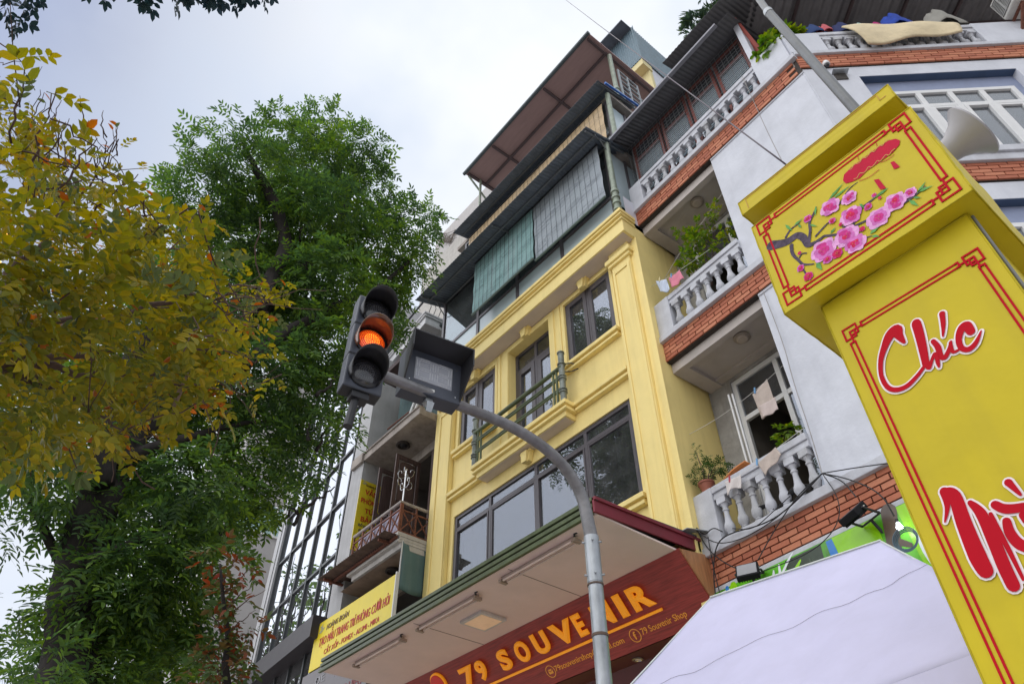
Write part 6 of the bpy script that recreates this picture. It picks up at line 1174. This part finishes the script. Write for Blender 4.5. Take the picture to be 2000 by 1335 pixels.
for (u, dz, lab) in ((.64, 0, 'white plastic rod leaning in the middle balcony, nearer the yellow wall'), (.71, -.03, 'white plastic rod leaning in the middle balcony, against the window')):
    q = MB(); a = F1 @ Vector((u, .5, 8.70 + dz)); b = F1 @ Vector((u + .06, .42, 6.25)); q.tube([a, b], .017, 8); tag(q.build('plastic_rod', PVC, loc=b, smooth=True), lab, 'rod', 'white plastic rods on the balcony')
q = MB(F1); q.grid(lambda a, b: (.55 + .4 * a, -.02 + .3 * b, 7.02 + .10 * a + .02 * math.sin(a * 4)), 8, 2); tag(q.build('orange_tray', mat('orange_plastic', (.55, .19, .05), .5), loc=F1 @ Vector((.7, .1, 7.05)), thick=.02, smooth='all'), 'orange plastic tray edge resting on the lowest balustrade rail', 'tray')
for k, (u, z) in enumerate(((1.55, 6.22), (1.0, 6.22))):
    q = MB(F1); rr = random.Random(k)
    for j in range(5): q.tube([(u + (.16 + .01 * j) * math.cos(x) , .02 + .03 * j + .03 * math.sin(x * 2), z + .10 + (.10 + .006 * j) * math.sin(x)) for x in np.linspace(0, 6.4, 22)], .007, 4)
    tag(q.build('cable_coil', CABLE, loc=F1 @ Vector((u, 0, z))), ('coil of black cable lying among the right balusters of the lowest balcony', 'coil of black cable lying among the middle balusters of the lowest balcony')[k], 'cable')
FLB = mat('flood_black', (.014, .014, .017), .75, spec=.15)
# floodlights
for i, (u, z, yaw, lab) in enumerate(((.80, 5.50, .45, 'black floodlight on a bracket at the left end of the lowest brick band'), (2.27, 5.57, -.35, 'black floodlight on a bracket under the right part of the lowest brick band'))):
    T0 = F1 @ Matrix.Translation((u, -.34, z)) @ Matrix.Rotation(yaw, 4, 'Z') @ Matrix.Rotation(-.5 if i == 0 else -.9, 4, 'X'); t = thing('floodlight', lab, 'floodlight', T0 @ Vector((0, .1, .1)), 'floodlights under the brick band')
    q = MB(T0); q.box(-.135, .135, -.04, .04, -.11, .11); q.build('body', FLB, t, bevel=.01)
    q = MB(T0)
    for k in range(9): q.box(-.125 + k * .03, -.117 + k * .03, .04, .065, -.09, .09)
    q.build('cooling_fins', FLB, t); q = MB(T0); q.box(-.115, .115, -.044, -.0405, -.09, .09); q.build('glass_front', mat('flood_glass', (.20, .20, .22), .15), t)
    q = MB(T0); q.box(.10, .137, -.0, .012, .02, .07); q.build('rating_label', mat('plate_white', (.6, .6, .58), .4), t)
    q = MB(T0); q.bar((-.15, .0, .0), (-.15, .16, .14), .02); q.bar((.15, .0, .0), (.15, .16, .14), .02); q.bar((-.15, .16, .14), (.15, .16, .14), .02); q.bar((0, .16, .14), (0, .34, .12), .025); q.build('bracket', BLACK, t)
# green banner
bn = thing('green_banner', 'glossy green banner with leaf picture and white lettering between brick band and tent', 'banner', mw=F1 @ Matrix.Translation((0, -.07, 0)))
GB1 = mat('banner_green', (.10, .42, .008), .25, var=.55, scale=1.4, spec=.6, blotch=.75, dirt=(.015, .05, .012)); 
def bpl(z): return F1 @ Matrix(((1, 0, 0, 0), (0, 0, -1, -.07 - z), (0, 1, 0, 0), (0, 0, 0, 1)))
q = MB(F1); q.box(.02, 4.0, -.07, -.04, 3.9, 5.585); q.build('sheet', GB1, bn)
NB = {'lime': mat('banner_lime', (.26, .58, .006), .25, var=.2, scale=2), 'dark': mat('banner_dark', (.028, .045, .022), .25, var=.3), 'blue': mat('banner_blue', (.03, .20, .55), .25), 'white': mat('banner_white', (.75, .80, .82), .3), 'brown': mat('banner_brown', (.09, .06, .04), .3, var=.3)}
def bpatch(pts, m, z=.001):
    q = MB(bpl(z)); q.add([(a, b, 0) for a, b in pts], [tuple(range(len(pts)))]); q.build('printed_shape', m, bn)
bpatch([(.03, 5.56), (.30, 5.56), (.22, 5.2), (.03, 4.8)], NB['white']); stroke([(.26, 5.58), (.24, 5.35), (.12, 5.0)], .05, .002, bpl(.0012), NB['blue'], 'printed_shape', bn); stroke([(.36, 5.57), (.33, 5.35), (.2, 4.95)], [.10, .16, .1], .002, bpl(.001), NB['lime'], 'printed_shape', bn)
bpatch([(1.15, 5.57), (1.65, 5.57), (1.62, 5.1), (1.1, 4.9)], NB['dark']); bpatch([(1.72, 5.57), (1.80, 5.57), (1.84, 5.2), (1.74, 4.9)], NB['blue'], .0015); bpatch([(1.80, 5.58), (2.34, 5.58), (2.36, 5.0), (1.88, 4.9)], NB['lime'], .0012)
stroke([(2.52, 5.57), (2.46, 5.3), (2.42, 5.05), (2.5, 4.8)], [.18, .16, .14, .12], .002, bpl(.001), NB['brown'], 'printed_shape', bn); stroke([(2.2, 5.1), (2.42, 5.25), (2.6, 5.15)], [.05, .09, .05], .0025, bpl(.001), NB['brown'], 'printed_shape', bn)
bpatch([(2.60, 5.58), (2.95, 5.58), (3.0, 5.0), (2.66, 4.8)], NB['lime'], .0011); stroke([(2.70, 5.2), (2.72, 5.0), (2.80, 4.7)], [.03, .06, .08], .0026, bpl(.001), NB['white'], 'printed_shape', bn)
stroke([(1.35, 5.50), (1.25, 5.42), (1.1, 5.35)], [.02, .05, .02], .002, bpl(.001), NB['lime'], 'printed_shape', bn)
for pts, ws in (([(.97, 5.52), (.95, 5.42), (.96, 5.25), (.99, 5.1)], [.02, .05, .045, .03]), ([(1.06, 5.56), (1.05, 5.42), (1.08, 5.25), (1.1, 5.08)], [.02, .05, .045, .03]), ([(.93, 5.40), (1.06, 5.44), (1.20, 5.56), (1.28, 5.62)], [.02, .03, .03, .01]), ([(1.17, 5.36), (1.18, 5.22), (1.21, 5.1)], [.02, .035, .02]), ([(1.26, 5.34), (1.25, 5.22), (1.30, 5.12), (1.33, 5.3)], [.02, .03, .03, .02]), ([(1.17, 5.425), (1.18, 5.42)], [.03, .03])): stroke(pts, ws, .003, bpl(.001), NB['white'], 'lettering', bn)
c = F1 @ Vector((2.62, -.20, 5.30)); t = thing('bare_bulb', 'small lit bulb hanging on cables in front of the green banner', 'bulb', c)
q = MB(); q.lathe([(.0001, -.035), (.03, -.02), (.034, .0), (.02, .03), (.015, .05)], c, 14); q.build('glass', mat('lit_bulb', (1, 1, 1), .3, emis=(.9, .97, 1), estr=9), t, smooth=True); q = MB(); q.lathe([(.017, .05), (.017, .09)], c, 10); q.build('socket', BLACK, t, smooth=True)
# cables
A1 = lambda u, v, z: F1 @ Vector((u, v, z))
hub = A1(1.98, -.12, 6.32)
for i, (pts, r_, lab) in enumerate((
    ([hub, A1(1.5, -.14, 6.12), A1(1.1, -.16, 6.05), A1(.5, -.14, 6.2), A1(.25, -.14, 6.12), A1(.10, -.14, 5.6), A1(.12, -.14, 4.9)], .009, 'thick black cable looping under the lowest balusters and down the brick end'),
    ([hub, A1(1.6, -.15, 6.2), A1(1.2, -.2, 5.9), A1(.95, -.3, 5.6)], .007, 'black cable running down across the bricks to the left floodlight'),
    ([hub, A1(2.3, -.2, 6.05), A1(2.6, -.25, 5.7), A1(2.62, -.22, 5.42)], .008, 'black cable running from the bundle to the bare bulb'),
    ([hub, A1(2.2, -.15, 6.1), A1(2.35, -.3, 5.75)], .008, 'black cable dropping from the bundle to the right floodlight'),
    ([hub, A1(2.5, -.2, 6.1), A1(3.2, -.25, 5.8), A1(3.9, -.2, 5.7)], .007, 'black cable from the bundle past the right end of the bricks'),
    ([Vector((-5.15, 7.45, 6.45)), A1(.1, -.1, 6.35), A1(.28, -.12, 6.4), A1(.4, -.1, 6.28)], .008, 'black cable from the bent metal sheet to the lowest balustrade'),
    ([Vector((-5.15, 7.45, 6.42)), A1(.12, -.12, 6.15), A1(.35, -.14, 5.85), A1(.72, -.3, 5.55)], .008, 'black cable from the canopy corner to the left floodlight'),
    ([A1(.18, -.13, 6.3), A1(.16, -.13, 5.8), A1(.2, -.13, 5.2), A1(.22, -.1, 4.8)], .007, 'second vertical black cable over the brick band end'),
    ([hub, A1(1.98, -.05, 6.9), A1(1.99, -.04, 7.8), A1(2.04, -.03, 8.4), A1(2.02, -.03, 9.5)], .006, 'thin grey cable climbing the plaster wall beside the lowest balcony'),
    ([hub, A1(1.2, -.18, 6.0), A1(.4, -.2, 6.02), Vector((-5.15, 7.42, 6.40))], .007, 'long slack black cable from the bundle across the bricks to the canopy corner'),
    ([hub, A1(2.1, -.16, 5.9), A1(2.0, -.2, 5.6), A1(1.6, -.2, 5.45), A1(.9, -.25, 5.48)], .006, 'thin black cable sagging along the top of the green banner'),
    ([A1(1.5, -.13, 6.25), A1(1.25, -.16, 6.16), A1(.9, -.16, 6.06), A1(.6, -.15, 6.22)], .006, 'thin slack black cable along the coping below the balusters'))):
    line('cable', lab, pts, r_, CABLE if i != 8 else mat('grey_cable', (.30, .28, .27), .7), cat='cable', smooth=3)
q = MB(F1); 
for k in range(4): q.tube([(2.66 + (.10 + .01 * k) * math.cos(x), -.25 - .01 * k, 5.12 + (.09 + .012 * k) * math.sin(x)) for x in np.linspace(0, 6.4, 24)], .006, 4)
tag(q.build('cable_coil', mat('blue_grey_cable', (.08, .13, .17), .5), loc=A1(2.66, -.25, 5.12)), 'coil of blue-grey cable hanging below the bare bulb', 'cable')
wa, wb = at(1105, 0, 'y', 5.0), at(1540, 325, 'y', 2.5)
line('overhead_wire', 'dark wire crossing the sky down to the top of the yellow pillar', [wa.lerp(wb, -.6), wa, wa.lerp(wb, .5) + Vector((0, 0, -.03)), wb], .005, mat('purple_black_wire', (.05, .03, .05), .5), cat='wire')
line('hanging_wire', 'thin pale wire hanging from the top balustrade over the plaster wall', [atp(F1, *c, 'y', -.14) if False else F1 @ atp(F1, *c, 'y', -.14) for c in ((1450, 150), (1475, 205), (1500, 260), (1530, 320))], .006, mat('grey_cable', (.30, .28, .27), .7), cat='wire')
# chamfered face: blanket, clothes, air conditioner, camera, vent
def b4(a, b):
    u = 1.05 + 1.95 * a; z0_ = 14.60 - .0 * a; dr = .82 - .30 * a ** 1.5 + .04 * math.sin(a * 8); return F2 @ Vector((u + .18 * b * (1 - a) - .1 * b * a, -.11 - .05 * math.sin(b * 3.1) - .02 * math.sin(a * 11 + b * 3) - .05 * b, z0_ - dr * b + .03 * math.sin(a * 5)))
cloth('blanket', 'cream quilted blanket draped over the roof terrace balustrade', 'blanket', b4, mat('cream_blanket', (.66, .55, .36), .95, var=.12, scale=4, bump=.5, bscale=14), 30, 14, .03)
for (u, z, s, m, lab) in ((.75, 14.85, .22, mat('navy_cloth', (.02, .05, .16), .9), 'navy clothes bundle hanging at the terrace corner'), (.98, 14.9, .16, mat('salmon_cloth', (.55, .12, .14), .9), 'salmon pink garment hanging behind the steel pole'), (1.28, 14.85, .24, mat('dark_blue_cloth', (.02, .03, .11), .9), 'dark blue garment hanging left of the white socks rack'), (1.62, 14.85, .18, mat('mint_cloth', (.38, .55, .50), .9), 'mint and white socks hung on the terrace rack'), (1.92, 14.85, .18, mat('magenta_cloth', (.42, .02, .16), .9), 'magenta garment hanging right of the mint socks'), (2.32, 15.05, .30, mat('blue_hoodie', (.02, .06, .36), .9, var=.3), 'bright blue hooded jacket hanging over the terrace rail'), (3.15, 15.05, .34, mat('grey_cloth', (.30, .29, .26), .9), 'grey crumpled cloth hanging above the right end of the blanket')):
    def fn(a, b, u=u, z=z, s=s): th = 6.283 * a; r0 = s * (.35 + .65 * math.sin(min(1, b * 1.15) * 1.5)) * (1 + .16 * math.sin(5 * th + z * 9) + .08 * math.sin(9 * th + b * 6)); return F2 @ Vector((u + r0 * math.cos(th), .16 + .45 * r0 * math.sin(th), z + .22 + s * (.9 - 1.9 * b) + .05 * math.sin(3 * th)))
    cloth('hanging_clothes', lab, 'clothes', fn, m, 22, 9, .004, 'washing on the roof terrace')
q = MB(F2); q.bar((.6, .25, 15.12), (3.7, .25, 15.2), .02); tag(q.build('drying_rail', GALV, loc=F2 @ Vector((.6, .25, 15.1))), 'thin metal drying rail above the terrace washing', 'rail')
ac = thing('air_conditioner', 'white outdoor air conditioner unit on the terrace parapet at the right edge', 'air conditioner', F2 @ Vector((4.3, -.25, 14.6)))
ACW = mat('ac_white', (.56, .55, .52), .5, var=.08, streak=.3, dirt=(.32, .29, .25)); q = MB(F2); q.box(3.95, 4.75, -.42, -.06, 14.62, 15.22); q.build('case', ACW, ac, bevel=.02)
q = MB(F2)
for z in np.linspace(14.70, 15.14, 11): q.box(3.93, 3.949, -.38, -.10, z - .008, z + .008)
for y in (-.24,): q.box(3.925, 3.949, y - .012, y + .012, 14.68, 15.16)
q.build('grille', mat('ac_grille', (.40, .40, .39), .5), ac, kind='stuff'); q = MB(F2); q.box(3.9485, 3.952, -.39, -.09, 14.68, 15.16); q.build('coil', BLACK, ac)
q = MB(F2); q.bar((4.1, -.40, 14.60), (4.1, .0, 14.60), .04); q.bar((4.1, -.40, 14.60), (4.1, -.02, 14.25), .04); q.bar((4.6, -.40, 14.60), (4.6, .0, 14.60), .04); q.build('bracket', RUST, ac)
p = F2 @ Vector((.43, -.03, 13.38)); t = thing('security_camera', 'small white dome camera under the top brick band near the corner', 'camera', p); q = MB(); q.lathe([(.05, .06), (.06, .02), (.06, -.02), (.05, -.03)], p, 14); q.build('base', PVC, t, smooth=True); q = MB(); q.lathe([(.048, -.03), (.035, -.06), (.0001, -.072)], p, 14); q.build('dome', mat('dome_glass', (.03, .03, .035), .15), t, smooth=True)
t = thing('wall_vent', 'small square vent hole with a metal hood in the white wall near the corner', 'vent', F2 @ Vector((.55, 0, 13.0))); q = MB(F2); q.box(.47, .66, -.004, .0135, 12.90, 13.08); q.build('opening', mat('vent_dark', (.05, .045, .04), .8), t); q = MB(F2); q.box(.44, .70, -.09, .012, 13.085, 13.10); q.build('hood', GALV, t)
